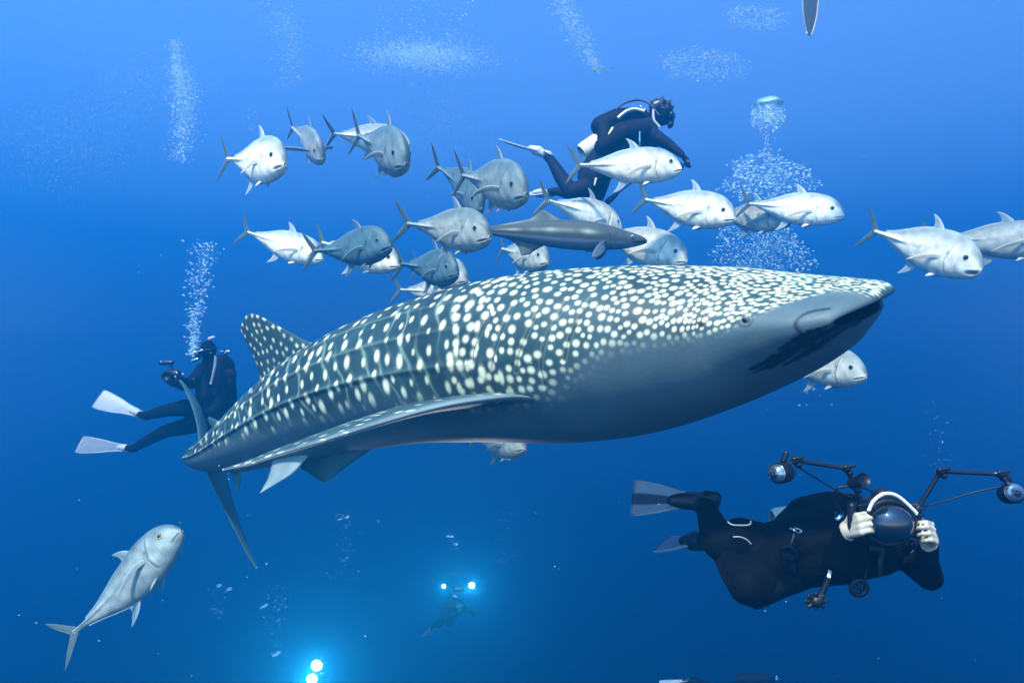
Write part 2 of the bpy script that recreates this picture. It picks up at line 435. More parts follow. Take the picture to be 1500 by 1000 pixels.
    # ---- fins
    def fin(name, LE, TE, n=70, m=40, thick=.09, spots=0, top=SKIN*1.3, bottom=None, pale_edge=.0, r=.012, tmin=.003):
        LE = dense(LE, n); TE = dense(TE, n)
        v, fc, S_, U_ = foil(LE, TE, thick, m, tmin=tmin)
        c = np.tile(np.asarray(top, float), (len(v), 1))*(1+.12*np.sin(U_*9+S_*5))[:, None]
        if spots:
            k = np.zeros(len(v)); base = LE[:, None]*.5+TE[:, None]*.5
            mid = (LE[np.clip((S_*(n-1)).astype(int), 0, n-1)]*(1-U_)[:, None]+TE[np.clip((S_*(n-1)).astype(int), 0, n-1)]*U_[:, None])
            cand = []
            for _ in range(spots*30):
                j = rng.integers(len(v)); p = mid[j]
                if all(np.linalg.norm(p-q) > r*3.4 for q in cand): cand.append(p)
                if len(cand) >= spots: break
            sd_ = TE[n//3]-LE[n//3]; sd_ = sd_/np.linalg.norm(sd_)
            for p in cand:
                dv = mid-p; a = dv@sd_; b2 = (dv**2).sum(1)-a*a
                k = np.maximum(k, 1/(1+np.exp((np.sqrt((a/(r*.65))**2+np.abs(b2)/r**2)-1)*6))*random.uniform(.6, 1))
            c = c*(1-k[:, None])+SPOT*k[:, None]
        if pale_edge:
            k = pale_edge*np.exp(-(U_/.10)**2); c = c*(1-k[:, None])+np.array([.55,.62,.58])*k[:, None]
        if bottom is not None:
            nU = len(v)-2; half = np.zeros(len(v)); kk = 2*m-2
            idx = np.arange(nU) % kk; half[:nU] = (idx >= m)
            b_ = half > .5
            if bottom[0] == 'swap': b_ = ~b_; bottom = bottom[1:]
            c[b_] = np.asarray(bottom[-1])
        return mesh_obj(name, v, fc, M_SHARK, root, colors=c, world=True)
    def back(l, bk, up, lat=0.0, th=0.0):
        c, t, r, u = (a[0] for a in shark_frame(np.array([l]))); s = shark_section(np.array([l]), np.array([th]))[0]
        return s-t*bk+u*up+r*lat
    # first dorsal fin
    l0, l1 = 2.98, 3.52
    LE = [back(l0, -.10, -.06), back(l0+.06, 0, .03), back(l0+.16, 0, .13), back(l0+.28, 0, .26), back(l0+.40, 0, .385), back(l0+.47, 0, .43), back(l0+.53, 0, .435), back(l0+.57, 0, .42)]
    TE = [back(l1+.08, 0, -.06), back(l1+.06, 0, .0), back(l1+.03, 0, .08), back(l1+.03, 0, .17), back(l1+.05, 0, .27), back(l1+.065, 0, .35), back(l1+.07, 0, .385), back(l1+.065, 0, .40)]
    fin('dorsal_fin', LE, TE, 90, 50, .075, spots=75, r=.0135)
    l0 = 4.10
    LE = [back(l0, 0, -.02), back(l0+.08, 0, .05), back(l0+.17, 0, .11), back(l0+.2, 0, .125)]
    TE = [back(l0+.20, 0, -.02), back(l0+.19, 0, .03), back(l0+.215, 0, .08), back(l0+.23, 0, .115)]
    fin('second_dorsal_fin', LE, TE, 30, 16, .08, top=SKIN*2.2)
    # near pectoral: long, swept back along the body, seen along its blade
    LE = [P(815,588,3.30), P(790,585,3.04), P(752,581,2.87), P(700,586,2.83), P(640,597,2.82), P(560,619,2.83), P(480,644,2.86), P(410,665,2.91), P(362,681,2.96), P(330,688,2.99), P(326,689,3.0)]
    TE = [P(700,576,3.52), P(665,583,3.48), P(634,590,3.44), P(600,597,3.38), P(550,607,3.31), P(494,625,3.22), P(432,648,3.14), P(379,669,3.08), P(347,681,3.05), P(328,688,3.02), P(326,689,3.01)]
    fin('pectoral_fin', LE, TE, 120, 30, .065, spots=130, r=.010, top=SKIN*1.5, pale_edge=.18, tmin=.007)
    # far pectoral, hidden by the trunk from here
    LEf, TEf = [], []
    for k, e in enumerate(np.linspace(0, 1, 9)):
        l_ = 1.35+e*1.0; b_ = shark_section(np.array([1.45]), np.array([-2.0]))[0]; c, t, r, u = (a[0] for a in shark_frame(np.array([1.45])))
        LEf.append(b_+r*.10-r*1.05*e**.9-t*(.75*e**1.3)+u*(.05*e)); TEf.append(b_+r*.10-r*1.05*e**.9-t*(.42*(1-e)**.8+.80*e**1.15)+u*(.07*e))
    fin('pectoral_fin', LEf, TEf, 60, 14, .06, top=SKIN*1.6)
    # pelvic fins and anal fin
    fin('pelvic_fin', [P(452,668,4.05), P(430,692,4.0), P(405,708,3.98), P(388,718,3.97), P(381,722,3.97)], [P(398,672,4.22), P(396,686,4.16), P(392,700,4.08), P(385,714,4.0), P(381,722,3.98)], 40, 16, .10, top=np.array([.15,.21,.20]))
    fin('pelvic_fin', [P(548,655,3.98), P(518,676,4.05), P(496,692,4.1), P(482,704,4.12), P(475,706,4.13)], [P(440,668,4.3), P(440,684,4.3), P(452,692,4.25), P(466,702,4.2), P(473,706,4.14)], 40, 16, .10, top=SKIN*2.2)
    fin('anal_fin', [P(350,676,4.62), P(354,700,4.6), P(350,716,4.62), P(346,721,4.63)], [P(322,672,4.75), P(336,690,4.72), P(343,706,4.68), P(345,720,4.64)], 30, 12, .10, top=SKIN*2.6)
    # tail fin: one blade, long upper lobe away from the camera, lower lobe hanging down
    LE = [P(262,556,6.05), P(268,566,5.95), P(279,590,5.70), P(288,620,5.40), P(292,648,5.14), P(303,690,5.0), P(322,732,4.92), P(345,778,4.86), P(364,815,4.82), P(376,832,4.80)]
    TE = [P(264,556,6.10), P(275,567,6.06), P(292,592,5.92), P(303,622,5.72), P(312,655,5.55), P(330,690,5.40), P(340,728,5.22), P(356,776,5.05), P(370,814,4.92), P(377,833,4.83)]
    fin('tail_fin', LE, TE, 110, 20, .07, top=SKIN*2.0, tmin=.008)
    tag(root, 'huge white-spotted whale shark gliding through open water', 'shark')
    return root
build_shark()
# ------------------------------------------------------------------ trevally
M_FISH = make_mat('fish_scales', attr='Col', rough=.42, spec=.35, noise=.22, nscale=18.0, bump=.4, bscale=170)
M_DULL = make_mat('cobia_hide', attr='Col', rough=.6, spec=.15, noise=.15, nscale=12)
M_FIN = make_mat('fin_membrane', attr='Col', rough=.5, spec=.3, noise=.12, nscale=30)
M_FIRIS = make_mat('fish_iris', (.20,.21,.17), rough=.25)
M_GOLD = make_mat('fish_iris_gold', (.38,.27,.06), rough=.25)
TV = np.array([  # t, top, bottom, half width
 (0.000, .004,-.030,.008),(.010,.030,-.050,.024),(.030,.068,-.074,.037),(.065,.112,-.098,.049),(.115,.153,-.122,.060),(.18,.184,-.146,.069),
 (.27,.202,-.164,.074),(.37,.204,-.172,.074),(.47,.187,-.168,.067),(.57,.152,-.144,.056),(.67,.108,-.106,.042),(.77,.064,-.066,.028),(.86,.031,-.033,.017),(.92,.020,-.021,.014),(.975,.021,-.021,.011)])
def fish_profile(t):
    return cr(TV[:, 0], TV[:, 1], t), cr(TV[:, 0], TV[:, 2], t), cr(TV[:, 0], TV[:, 3], t)
def sstep(x, a, b):
    x = np.clip((x-a)/(b-a), 0, 1); return x*x*(3-2*x)
def build_trevally(px, py, d, L, yaw, pitch=0, roll=0, bend=0.0, shade=1.0, dusk=0.0, deep=1.0, mouth=0.0, label='', gold=False, pect=.13, seed=0, group='trevally schooling around the shark'):
    rg = random.Random(seed*13+5)
    loc = P(px, py, d)
    Mx = Matrix.Translation(Vector(loc))@Matrix.Rotation(R(-yaw), 4, 'Z')@Matrix.Rotation(R(-pitch), 4, 'Y')@Matrix.Rotation(R(roll), 4, 'X')
    root = empty('trevally', mat4=Mx)
    def warp(v):
        v = np.array(v, float)*L
        v[:, 2] *= deep
        x = v[:, 0]/L
        v[:, 1] += -bend*.55*L*np.where(x < .1, (x-.1)**2, 0)*1.0
        return v
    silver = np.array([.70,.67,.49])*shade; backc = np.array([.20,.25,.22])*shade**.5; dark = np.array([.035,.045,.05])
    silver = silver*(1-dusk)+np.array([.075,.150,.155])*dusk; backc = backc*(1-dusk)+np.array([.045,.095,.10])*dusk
    NT_, NS = 120, 72
    t = np.r_[np.linspace(0, .32, 64, endpoint=False)**1.0, np.linspace(.32, .975, NT_-64)]
    ph = np.linspace(0, 2*np.pi, NS, endpoint=False)
    T, PH = np.meshgrid(t, ph, indexing='ij')
    zt, zb, hw = fish_profile(T)
    mid = (zt+zb)/2; hh = (zt-zb)/2
    c, s = np.cos(PH), np.sin(PH)
    z = mid+hh*np.sign(c)*np.abs(c)**.92
    y = hw*np.sign(s)*np.abs(s)**1.12*(1+.12*np.clip(-c, 0, 1))
    x = .5-T
    # mouth: cleft running back and down from the snout
    zm = -.022-.40*(T-.0); inm = (T < .105)
    dm = (z-zm)
    cl = np.exp(-(dm/.007)**2)*(T < .095)*sstep(.105-T, 0, .03)
    # lower jaw drops when the mouth is open
    jaw = sstep(-dm, 0, .012)*sstep(.15-T, 0, .15)
    z = z-jaw*mouth*.05; x = x-jaw*mouth*.012
    gape = np.exp(-((dm+mouth*.010)/(.0050+mouth*.012))**2)*sstep(.10-T, 0, .04)*sstep(T, -.004, .02)
    y = y*(1-.38*gape*(.5+mouth)); 
    lip = np.exp(-((np.abs(dm)-.012)/.007)**2)*sstep(.10-T, 0, .03)
    y = y*(1+.07*lip)
    # gill cover edge
    tg = .245-.9*(z/.16)**2*.045+.01*(z < 0)
    ge = T-tg
    gm = np.abs(z-.0) < .115
    y = y*(1+.055*np.exp(-((ge+.012)/.012)**2)*gm-.05*np.exp(-((ge-.008)/.008)**2)*gm)
    # scutes along the tail stalk
    sc = np.exp(-(z/.008)**2)*sstep(T, .55, .85); y = y*(1+.55*sc)
    Vb = np.stack([x, y, z], -1)
    # colours
    hf = (z-zb)/(zt-zb+1e-9)
    k = sstep(hf, .60, .95)[..., None]
    C = silver*(1-k)+backc*k
    C = C*(1-.10*sstep(.35-hf, 0, .3)[..., None])
    # lateral line: arched in front, straight behind
    zl = np.where(T < .5, .055*np.cos((T-.25)/.25*1.57*.9)-.0, 0); zl = np.where(T < .25, .055, zl); zl = np.where(T > .5, .008*np.clip((.6-T)/.1, 0, 1), zl)
    ll_ = np.exp(-((z-zl)/.0035)**2)*(T > .25)*.35; C = C*(1-ll_[..., None])+backc*.8*ll_[..., None]
    sc2 = np.exp(-((z-zl)/.006)**2)*sstep(T, .5, .7)*(.4+.3*np.sin(T*330)); C = C*(1-np.clip(sc2, 0, 1)[..., None])+dark*2.2*np.clip(sc2, 0, 1)[..., None]
    C = C*(1-.55*(np.exp(-((ge-.006)/.005)**2)*gm)[..., None])
    pale = np.exp(-((ge+.010)/.007)**2)*gm*.4; C = C*(1-pale[..., None])+np.minimum(silver*1.25, .85)*pale[..., None]
    C = C*(1-.85*np.clip(gape*1.1, 0, 1)[..., None])
    # preopercle, cheek and jaw marks
    pre = np.exp(-((T-.165+.3*(z+.02)**2/.1)/.004)**2)*(np.abs(z+.03) < .06)*.3; C = C*(1-pre[..., None])
    spot = np.exp(-(((T-.262)/.010)**2+((z-.035)/.012)**2)); C = C*(1-.75*spot[..., None])
    # scattered dark flecks and a soft blotchy variation of tone
    for _ in range(46):
        a, b = rg.uniform(.26, .75), rg.uniform(.0, .15); rr = rg.uniform(.0022, .0045)
        f = np.exp(-(((T-a)/rr)**2+((z-b)/rr)**2)); C = C*(1-.55*f[..., None])
    blotch = 1+.10*np.sin(T*21+z*30+seed)+.08*np.sin(T*55-z*47)
    C = C*blotch[..., None]
    v = np.concatenate([Vb.reshape(-1, 3), [[.5, 0, -.014], [.5-.975, 0, 0]]]); f = [tuple(q) for q in grid_faces(len(t), NS, wrap_v=True)]
    n0, n1 = len(v)-2, len(v)-1
    for j in range(NS):
        f.append((n0, (j+1) % NS, j)); f.append((n1, (len(t)-1)*NS+j, (len(t)-1)*NS+(j+1) % NS))
    Cb = np.concatenate([C.reshape(-1, 3), [silver*.5, backc]])
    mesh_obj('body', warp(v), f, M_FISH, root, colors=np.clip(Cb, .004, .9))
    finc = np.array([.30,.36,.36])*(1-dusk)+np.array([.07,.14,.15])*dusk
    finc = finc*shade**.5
    def fin(name, LE, TE, n=22, m=12, thick=.05, pal=.6, col0=None, tipdark=0.0):
        a, fc, S_, U_ = foil(dense(LE, n), dense(TE, n), thick, m, tmin=.0012)
        cc = np.tile(finc if col0 is None else col0, (len(a), 1))
        ray = 1-.22*(np.sin(U_*60) > .2)*1.0; cc = cc*ray[:, None]
        e = pal*(np.exp(-(U_/.10)**2))*(1-dusk*.6); cc = cc*(1-e[:, None])+np.array([.62,.65,.60])*e[:, None]
        if tipdark: cc = cc*(1-tipdark*S_)[:, None]
        return mesh_obj(name, warp(a), fc, M_FIN, root, colors=cc)
    def pt(t_, z_, y_=0.0): return (.5-t_, y_, z_)
    fin('dorsal_fin', [pt(.40,.185), pt(.435,.225), pt(.48,.262), pt(.525,.283), pt(.545,.286)], [pt(.52,.15), pt(.505,.19), pt(.51,.225), pt(.53,.262), pt(.547,.284)])
    fin('dorsal_fin', [pt(.47,.195), pt(.60,.158), pt(.70,.112), pt(.80,.066), pt(.88,.040)], [pt(.50,.12), pt(.60,.09), pt(.70,.05), pt(.80,.02), pt(.88,.01)], pal=.2)
    fin('anal_fin', [pt(.50,-.15), pt(.53,-.20), pt(.575,-.240), pt(.625,-.268), pt(.645,-.272)], [pt(.62,-.11), pt(.60,-.15), pt(.605,-.20), pt(.628,-.245), pt(.646,-.27)], pal=.9)
    fin('anal_fin', [pt(.56,-.165), pt(.68,-.118), pt(.76,-.082), pt(.83,-.055), pt(.88,-.038)], [pt(.58,-.10), pt(.68,-.06), pt(.76,-.03), pt(.83,-.015), pt(.88,-.01)], pal=.7)
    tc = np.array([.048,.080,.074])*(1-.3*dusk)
    def lobe(sg):
        LE = [pt(.945,.018*sg), pt(.975,.052*sg), pt(1.015,.100*sg), pt(1.06,.155*sg), pt(1.095,.190*sg), pt(1.108,.200*sg)]
        TE = [pt(1.0,-.012*sg), pt(1.018,.025*sg), pt(1.045,.068*sg), pt(1.078,.128*sg), pt(1.10,.178*sg), pt(1.1095,.199*sg)]
        a, fc, S_, U_ = foil(dense(LE, 26), dense(TE, 26), .05, 12, tmin=.0015)
        return a, fc, S_, U_
    a1, f1, S1, U1 = lobe(1); a2, f2, S2, U2 = lobe(-1)
    sw = rg.uniform(-.05, .05)
    a, fc = joinl([(a1, f1), (a2, f2)]); U_ = np.r_[U1, U2]; S_ = np.r_[S1, S2]
    cc = np.tile(tc, (len(a), 1))*(1-.2*(np.sin(U_*50) > .2))[:, None]*(1+.5*(1-S_))[:, None]
    e = .35*np.exp(-((U_-1)/.10)**2); cc = cc*(1-e[:, None])+np.array([.3,.34,.3])*e[:, None]
    mesh_obj('tail_fin', warp(a), fc, M_FIN, root, colors=cc)
    for sg in (1, -1):
        yr = .066*sg
        fl = pect*(1+.3*rg.uniform(-1, 1))
        LE = [pt(.265,.0,yr*.9), pt(.31,.012,yr+fl*.10*sg), pt(.38,-.005,yr+fl*.22*sg), pt(.46,-.045,yr+fl*.30*sg), pt(.53,-.095,yr+fl*.33*sg), pt(.555,-.118,yr+fl*.33*sg)]
        TE = [pt(.270,-.030,yr*.9), pt(.315,-.030,yr+fl*.10*sg), pt(.375,-.042,yr+fl*.20*sg), pt(.45,-.072,yr+fl*.27*sg), pt(.515,-.105,yr+fl*.32*sg), pt(.554,-.119,yr+fl*.33*sg)]
        fin('pectoral_fin', LE, TE, thick=.04, pal=.8, col0=silver*.75)
        LE = [pt(.27,-.128,.018*sg), pt(.31,-.165,.035*sg), pt(.35,-.190,.045*sg), pt(.372,-.198,.048*sg)]
        TE = [pt(.32,-.13,.018*sg), pt(.345,-.15,.03*sg), pt(.365,-.175,.042*sg), pt(.373,-.197,.048*sg)]
        fin('pelvic_fin', LE, TE, n=12, m=8, pal=.9, col0=silver*.9)
        te, ze = .118, .052
        zt_, zb_, hw_ = fish_profile(np.array([te])); ye = float(hw_[0])*(1-((ze-(zt_[0]+zb_[0])/2)/((zt_[0]-zb_[0])/2))**2)**.56
        nrm = np.array([.35, 1.0*sg, .25]); nrm /= np.linalg.norm(nrm)
        a_ = np.cross(nrm, (0, 0, 1.)); a_ /= np.linalg.norm(a_); ax = np.array([a_, np.cross(nrm, a_), nrm])
        p = np.array([.5-te, ye*sg*.93, ze])
        v_, f_ = ball(p, (.0235, .0235, .011), 10, 20, axis=ax); e1 = mesh_obj('eye', warp(v_), f_, M_GOLD if gold else M_FIRIS, root)
        v_, f_ = ball(p+nrm*.0062, (.0165, .0165, .0072), 8, 16, axis=ax); mesh_obj('pupil', warp(v_), f_, M_EYE, e1)
    tag(root, label, 'fish', group)
    return root
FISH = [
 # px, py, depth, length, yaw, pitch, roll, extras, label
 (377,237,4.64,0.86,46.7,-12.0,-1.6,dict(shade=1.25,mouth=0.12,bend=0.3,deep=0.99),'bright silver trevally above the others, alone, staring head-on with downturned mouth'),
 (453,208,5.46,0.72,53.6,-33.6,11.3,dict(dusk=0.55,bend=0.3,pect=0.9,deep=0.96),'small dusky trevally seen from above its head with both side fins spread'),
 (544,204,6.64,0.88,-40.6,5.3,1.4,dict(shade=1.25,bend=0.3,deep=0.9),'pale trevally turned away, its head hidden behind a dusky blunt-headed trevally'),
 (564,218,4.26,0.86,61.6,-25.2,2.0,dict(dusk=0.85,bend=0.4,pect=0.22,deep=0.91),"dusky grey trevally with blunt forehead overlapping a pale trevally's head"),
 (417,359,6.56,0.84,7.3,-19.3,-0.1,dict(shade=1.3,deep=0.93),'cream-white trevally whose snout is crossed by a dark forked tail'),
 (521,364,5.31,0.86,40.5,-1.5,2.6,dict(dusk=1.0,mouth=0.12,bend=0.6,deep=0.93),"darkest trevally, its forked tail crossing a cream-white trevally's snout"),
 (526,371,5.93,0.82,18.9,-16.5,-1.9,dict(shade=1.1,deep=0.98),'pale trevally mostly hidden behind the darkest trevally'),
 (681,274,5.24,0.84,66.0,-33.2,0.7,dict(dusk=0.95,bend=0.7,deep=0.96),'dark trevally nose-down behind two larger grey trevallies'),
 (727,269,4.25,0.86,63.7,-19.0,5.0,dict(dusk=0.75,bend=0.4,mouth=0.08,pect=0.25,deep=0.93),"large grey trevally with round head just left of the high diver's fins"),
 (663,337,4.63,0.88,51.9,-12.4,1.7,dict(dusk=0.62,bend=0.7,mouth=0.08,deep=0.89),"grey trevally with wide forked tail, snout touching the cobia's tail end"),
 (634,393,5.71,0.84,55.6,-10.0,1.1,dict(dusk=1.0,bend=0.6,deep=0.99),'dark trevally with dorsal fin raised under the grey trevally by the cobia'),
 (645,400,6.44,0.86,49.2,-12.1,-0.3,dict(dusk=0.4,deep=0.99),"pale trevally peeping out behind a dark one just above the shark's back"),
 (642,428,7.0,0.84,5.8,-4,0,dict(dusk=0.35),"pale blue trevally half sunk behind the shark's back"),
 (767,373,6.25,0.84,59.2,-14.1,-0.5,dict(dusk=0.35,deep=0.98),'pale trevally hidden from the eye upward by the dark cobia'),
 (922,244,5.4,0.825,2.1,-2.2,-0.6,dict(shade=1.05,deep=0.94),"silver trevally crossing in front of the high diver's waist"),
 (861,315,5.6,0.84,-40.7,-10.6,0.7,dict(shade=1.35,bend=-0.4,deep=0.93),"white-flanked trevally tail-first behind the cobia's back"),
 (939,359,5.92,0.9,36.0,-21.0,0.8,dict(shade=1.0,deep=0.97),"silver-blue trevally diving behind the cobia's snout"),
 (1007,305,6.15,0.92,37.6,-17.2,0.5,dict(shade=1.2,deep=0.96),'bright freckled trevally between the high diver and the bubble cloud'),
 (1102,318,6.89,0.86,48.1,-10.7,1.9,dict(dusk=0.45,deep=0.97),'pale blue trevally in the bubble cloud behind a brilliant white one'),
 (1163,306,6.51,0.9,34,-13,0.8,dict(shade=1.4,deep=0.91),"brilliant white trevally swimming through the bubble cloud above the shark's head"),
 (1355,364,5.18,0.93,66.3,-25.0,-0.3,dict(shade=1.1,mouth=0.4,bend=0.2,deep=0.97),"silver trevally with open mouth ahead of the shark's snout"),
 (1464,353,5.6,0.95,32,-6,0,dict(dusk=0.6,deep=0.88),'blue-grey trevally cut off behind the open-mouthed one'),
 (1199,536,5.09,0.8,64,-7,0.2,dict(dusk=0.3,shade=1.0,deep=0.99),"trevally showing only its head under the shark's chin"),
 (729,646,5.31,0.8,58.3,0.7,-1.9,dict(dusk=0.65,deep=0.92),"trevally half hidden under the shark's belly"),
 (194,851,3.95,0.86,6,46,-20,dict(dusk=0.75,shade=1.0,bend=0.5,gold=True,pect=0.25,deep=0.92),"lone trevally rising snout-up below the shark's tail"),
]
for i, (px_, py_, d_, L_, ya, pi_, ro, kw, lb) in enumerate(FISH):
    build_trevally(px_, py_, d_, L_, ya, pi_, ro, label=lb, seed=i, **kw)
# ------------------------------------------------------------------ cobia
CB = np.array([(0,-.004,-.018,.006),(.02,.010,-.030,.024),(.06,.024,-.044,.042),(.12,.040,-.060,.055),(.20,.060,-.072,.064),(.30,.076,-.082,.068),(.42,.082,-.086,.064),(.55,.072,-.078,.054),(.68,.054,-.060,.040),(.80,.036,-.042,.026),(.90,.024,-.027,.016),(.97,.024,-.024,.012)])
def build_cobia(px, py, d, L, yaw, pitch):
    Mx = Matrix.Translation(Vector(P(px, py, d)))@Matrix.Rotation(R(-yaw), 4, 'Z')@Matrix.Rotation(R(-pitch), 4, 'Y')@Matrix.Rotation(R(4), 4, 'X')
    root = empty('cobia', mat4=Mx)
    def warp(v):
        v = np.array(v, float)*L; x = v[:, 0]/L; v[:, 2] += .10*L*np.where(x < 0, -x*x*.5, 0); return v
    t = np.linspace(0, .97, 110); ph = np.linspace(0, 2*np.pi, 72, endpoint=False); T, PH = np.meshgrid(t, ph, indexing='ij')
    zt, zb, hw = (cr(CB[:, 0], CB[:, i], T) for i in (1, 2, 3)); c, s = np.cos(PH), np.sin(PH)
    z = (zt+zb)/2+(zt-zb)/2*np.sign(c)*np.abs(c)**.9; y = hw*np.sign(s)*np.abs(s)**.9; x = .5-T
    dm = z+.016+.18*T; gp = np.exp(-(dm/.004)**2)*sstep(.085-T, 0, .02); y = y*(1-.4*gp)
    ge = T-.20+.6*(z/.07)**2*.02; y = y*(1+.05*np.exp(-((ge+.008)/.008)**2)-.04*np.exp(-((ge-.006)/.006)**2))
    hf = (z-zb)/(zt-zb+1e-9)
    brown = np.array([.040,.058,.055]); belly = np.array([.11,.16,.18]); band = np.array([.33,.38,.26])
    C = np.where((hf > .36)[..., None], brown, belly); k = sstep(hf, .30, .40)[..., None]; C = belly*(1-k)+brown*k
    b = np.exp(-((hf-.62)/.075)**2)*sstep(T, .22, .34)*(.55+.3*np.sin(T*26)+.15*np.sin(T*61))*sstep(.95-T, 0, .2); b = np.clip(b, 0, 1)[..., None]; C = C*(1-b)+band*b
    C = C*(1-.7*gp[..., None])*(1-.4*np.exp(-((ge-.004)/.004)**2))[..., None]
    v = np.concatenate([np.stack([x, y, z], -1).reshape(-1, 3), [[.5, 0, -.011], [-.47, 0, 0]]]); f = [tuple(q) for q in grid_faces(110, 72, wrap_v=True)]
    for j in range(72):
        f.append((len(v)-2, (j+1) % 72, j)); f.append((len(v)-1, 109*72+j, 109*72+(j+1) % 72))
    mesh_obj('body', warp(v), f, M_DULL, root, colors=np.concatenate([C.reshape(-1, 3), [brown, brown]]))
    fc = np.array([.055,.085,.08])
    def fin(name, LE, TE, col0=fc, n=22, m=10):
        a, ff, S_, U_ = foil(dense(LE, n), dense(TE, n), .05, m, tmin=.0016); cc = np.tile(col0, (len(a), 1))*(1-.2*(np.sin(U_*40) > .3))[:, None]
        return mesh_obj(name, warp(a), ff, M_FIN, root, colors=cc)
    pt = lambda a, b, c_=0.: (.5-a, c_, b)
    fin('dorsal_fin', [pt(.46,.066), pt(.52,.092), pt(.57,.118), pt(.605,.130)], [pt(.88,.026), pt(.78,.048), pt(.67,.074), pt(.61,.127)], np.array([.08,.115,.09]))
    fin('anal_fin', [pt(.57,-.07), pt(.62,-.10), pt(.66,-.128), pt(.70,-.140)], [pt(.86,-.028), pt(.78,-.05), pt(.73,-.085), pt(.702,-.138)], np.array([.12,.17,.16]))
    a, ff = joinl([foil(dense([pt(.95,.02*sg), pt(1.0,.06*sg), pt(1.05,.11*sg), pt(1.08,.15*sg)], 16), dense([pt(1.0,-.01*sg), pt(1.03,.03*sg), pt(1.055,.09*sg), pt(1.081,.149*sg)], 16), .05, 8, tmin=.002)[:2] for sg in (1, -1)])
    mesh_obj('tail_fin', warp(a), ff, M_FIN, root, colors=np.tile(fc, (len(a), 1)))
    for sg in (1, -1):
        fin('pectoral_fin', [pt(.215,-.02,.058*sg), pt(.26,-.045,.105*sg), pt(.29,-.095,.14*sg), pt(.295,-.125,.15*sg)], [pt(.25,-.05,.055*sg), pt(.225,-.075,.09*sg), pt(.245,-.112,.13*sg), pt(.27,-.125,.148*sg)], np.array([.06,.09,.11]))
        fin('pelvic_fin', [pt(.235,-.072,.02*sg), pt(.29,-.088,.03*sg), pt(.33,-.092,.035*sg)], [pt(.29,-.075,.02*sg), pt(.32,-.082,.03*sg), pt(.34,-.09,.035*sg)], np.array([.05,.08,.09]))
        v_, f_ = ball((.5-.085, .047*sg, .004), (.012, .006, .012), 8, 14); e1 = mesh_obj('eye', warp(v_), f_, M_FIRIS, root)
        v_, f_ = ball((.5-.085, .050*sg, .004), (.0065, .0045, .0065), 8, 12); mesh_obj('pupil', warp(v_), f_, M_EYE, e1)
    tag(root, 'long dark cobia with a pale side stripe and pointed snout', 'fish')
build_cobia(818, 342, 4.9, 1.26, 8, -5)
# ------------------------------------------------------------------ divers
M_SUIT = make_mat('wetsuit_black', (.0012,.0014,.0024), rough=.8, spec=.06, noise=.35, nscale=6, bump=.25, bscale=40)
M_SUIT2 = make_mat('wetsuit_navy', (.003,.006,.014), rough=.75, spec=.12, noise=.3, nscale=6)
M_SKINP = make_mat('bare_skin', (.36,.33,.24), rough=.5, spec=.3, noise=.12, nscale=40)
M_NYLON = make_mat('gear_nylon', (.0018,.0022,.0034), rough=.7, spec=.10, noise=.3, nscale=14, bump=.3, bscale=30)
M_RUB = make_mat('black_rubber', (.004,.0045,.006), rough=.45, spec=.35)
M_ALU = make_mat('anodised_arm', (.020,.022,.030), rough=.25, metal=.6)
M_STEEL = make_mat('bright_steel', (.65,.66,.66), rough=.18, metal=1.0)
M_TANK = make_mat('painted_tank', (.62,.58,.42), rough=.35, noise=.1)
M_FINW = make_mat('pale_fin_plastic', (.34,.38,.38), rough=.4, noise=.1, nscale=12)
M_FINC = make_mat('fin_plastic', attr='Col', rough=.4, noise=.1, nscale=12)
M_ROPE = make_mat('white_rope', (.68,.72,.68), rough=.7, bump=.5, bscale=150)
M_GREYP = make_mat('grey_plastic', (.22,.26,.26), rough=.35)
M_YEL = make_mat('yellow_band', (.60,.55,.18), rough=.45)
M_LENS = make_mat('mask_glass', (.02,.03,.04), rough=.05, spec=.8, coat=1.0)
M_DOME = make_mat('dome_glass', (.006,.008,.012), rough=.05, spec=.9, coat=.6)
M_REFL = make_mat('strobe_reflector', (.34,.38,.40), rough=.12, metal=.9)
M_HAIR = make_mat('dark_hair', (.010,.010,.012), rough=.8, bump=.8, bscale=60)
def capsule(p0, r0, p1, r1, k=16):
    p0 = np.asarray(p0, float); p1 = np.asarray(p1, float); d = np.linalg.norm(p1-p0)+1e-9
    prof = [(-r0/d*math.cos(a), r0*math.sin(a)) for a in np.linspace(.05, math.pi/2, 6)]+[(1+r1/d*math.sin(a), r1*math.cos(a)) for a in np.linspace(0, math.pi/2-.05, 6)]
    return lathe(p0, p1, prof, k)
def chain(pts):
    """pts: [(point, radius)] smoothed into a run of tapered capsules"""
    p = np.array([q[0] for q in pts], float); r = np.array([q[1] for q in pts], float)
    out = []
    for i in range(len(p)-1): out.append(capsule(p[i], r[i], p[i+1], r[i+1]))
    return out
def remesh(parts, voxel, iters=6):
    v, f = joinl(parts)
    me = bpy.data.meshes.new('tmp'); me.from_pydata([tuple(q) for q in v], [], f); me.update()
    o = bpy.data.objects.new('tmp', me); col.objects.link(o)
    md = o.modifiers.new('r', 'REMESH'); md.mode = 'VOXEL'; md.voxel_size = voxel; md.adaptivity = 0
    sm = o.modifiers.new('s', 'SMOOTH'); sm.factor = .5; sm.iterations = iters
    dg = bpy.context.evaluated_depsgraph_get(); ev = o.evaluated_get(dg); m2 = ev.to_mesh()
    nv = np.empty(len(m2.vertices)*3, np.float32); m2.vertices.foreach_get('co', nv)
    fs = [tuple(p.vertices) for p in m2.polygons]
    ev.to_mesh_clear(); bpy.data.objects.remove(o); bpy.data.meshes.remove(me)
    return nv.reshape(-1, 3).astype(float), fs
def unit(v): v = np.asarray(v, float); return v/(np.linalg.norm(v)+1e-12)
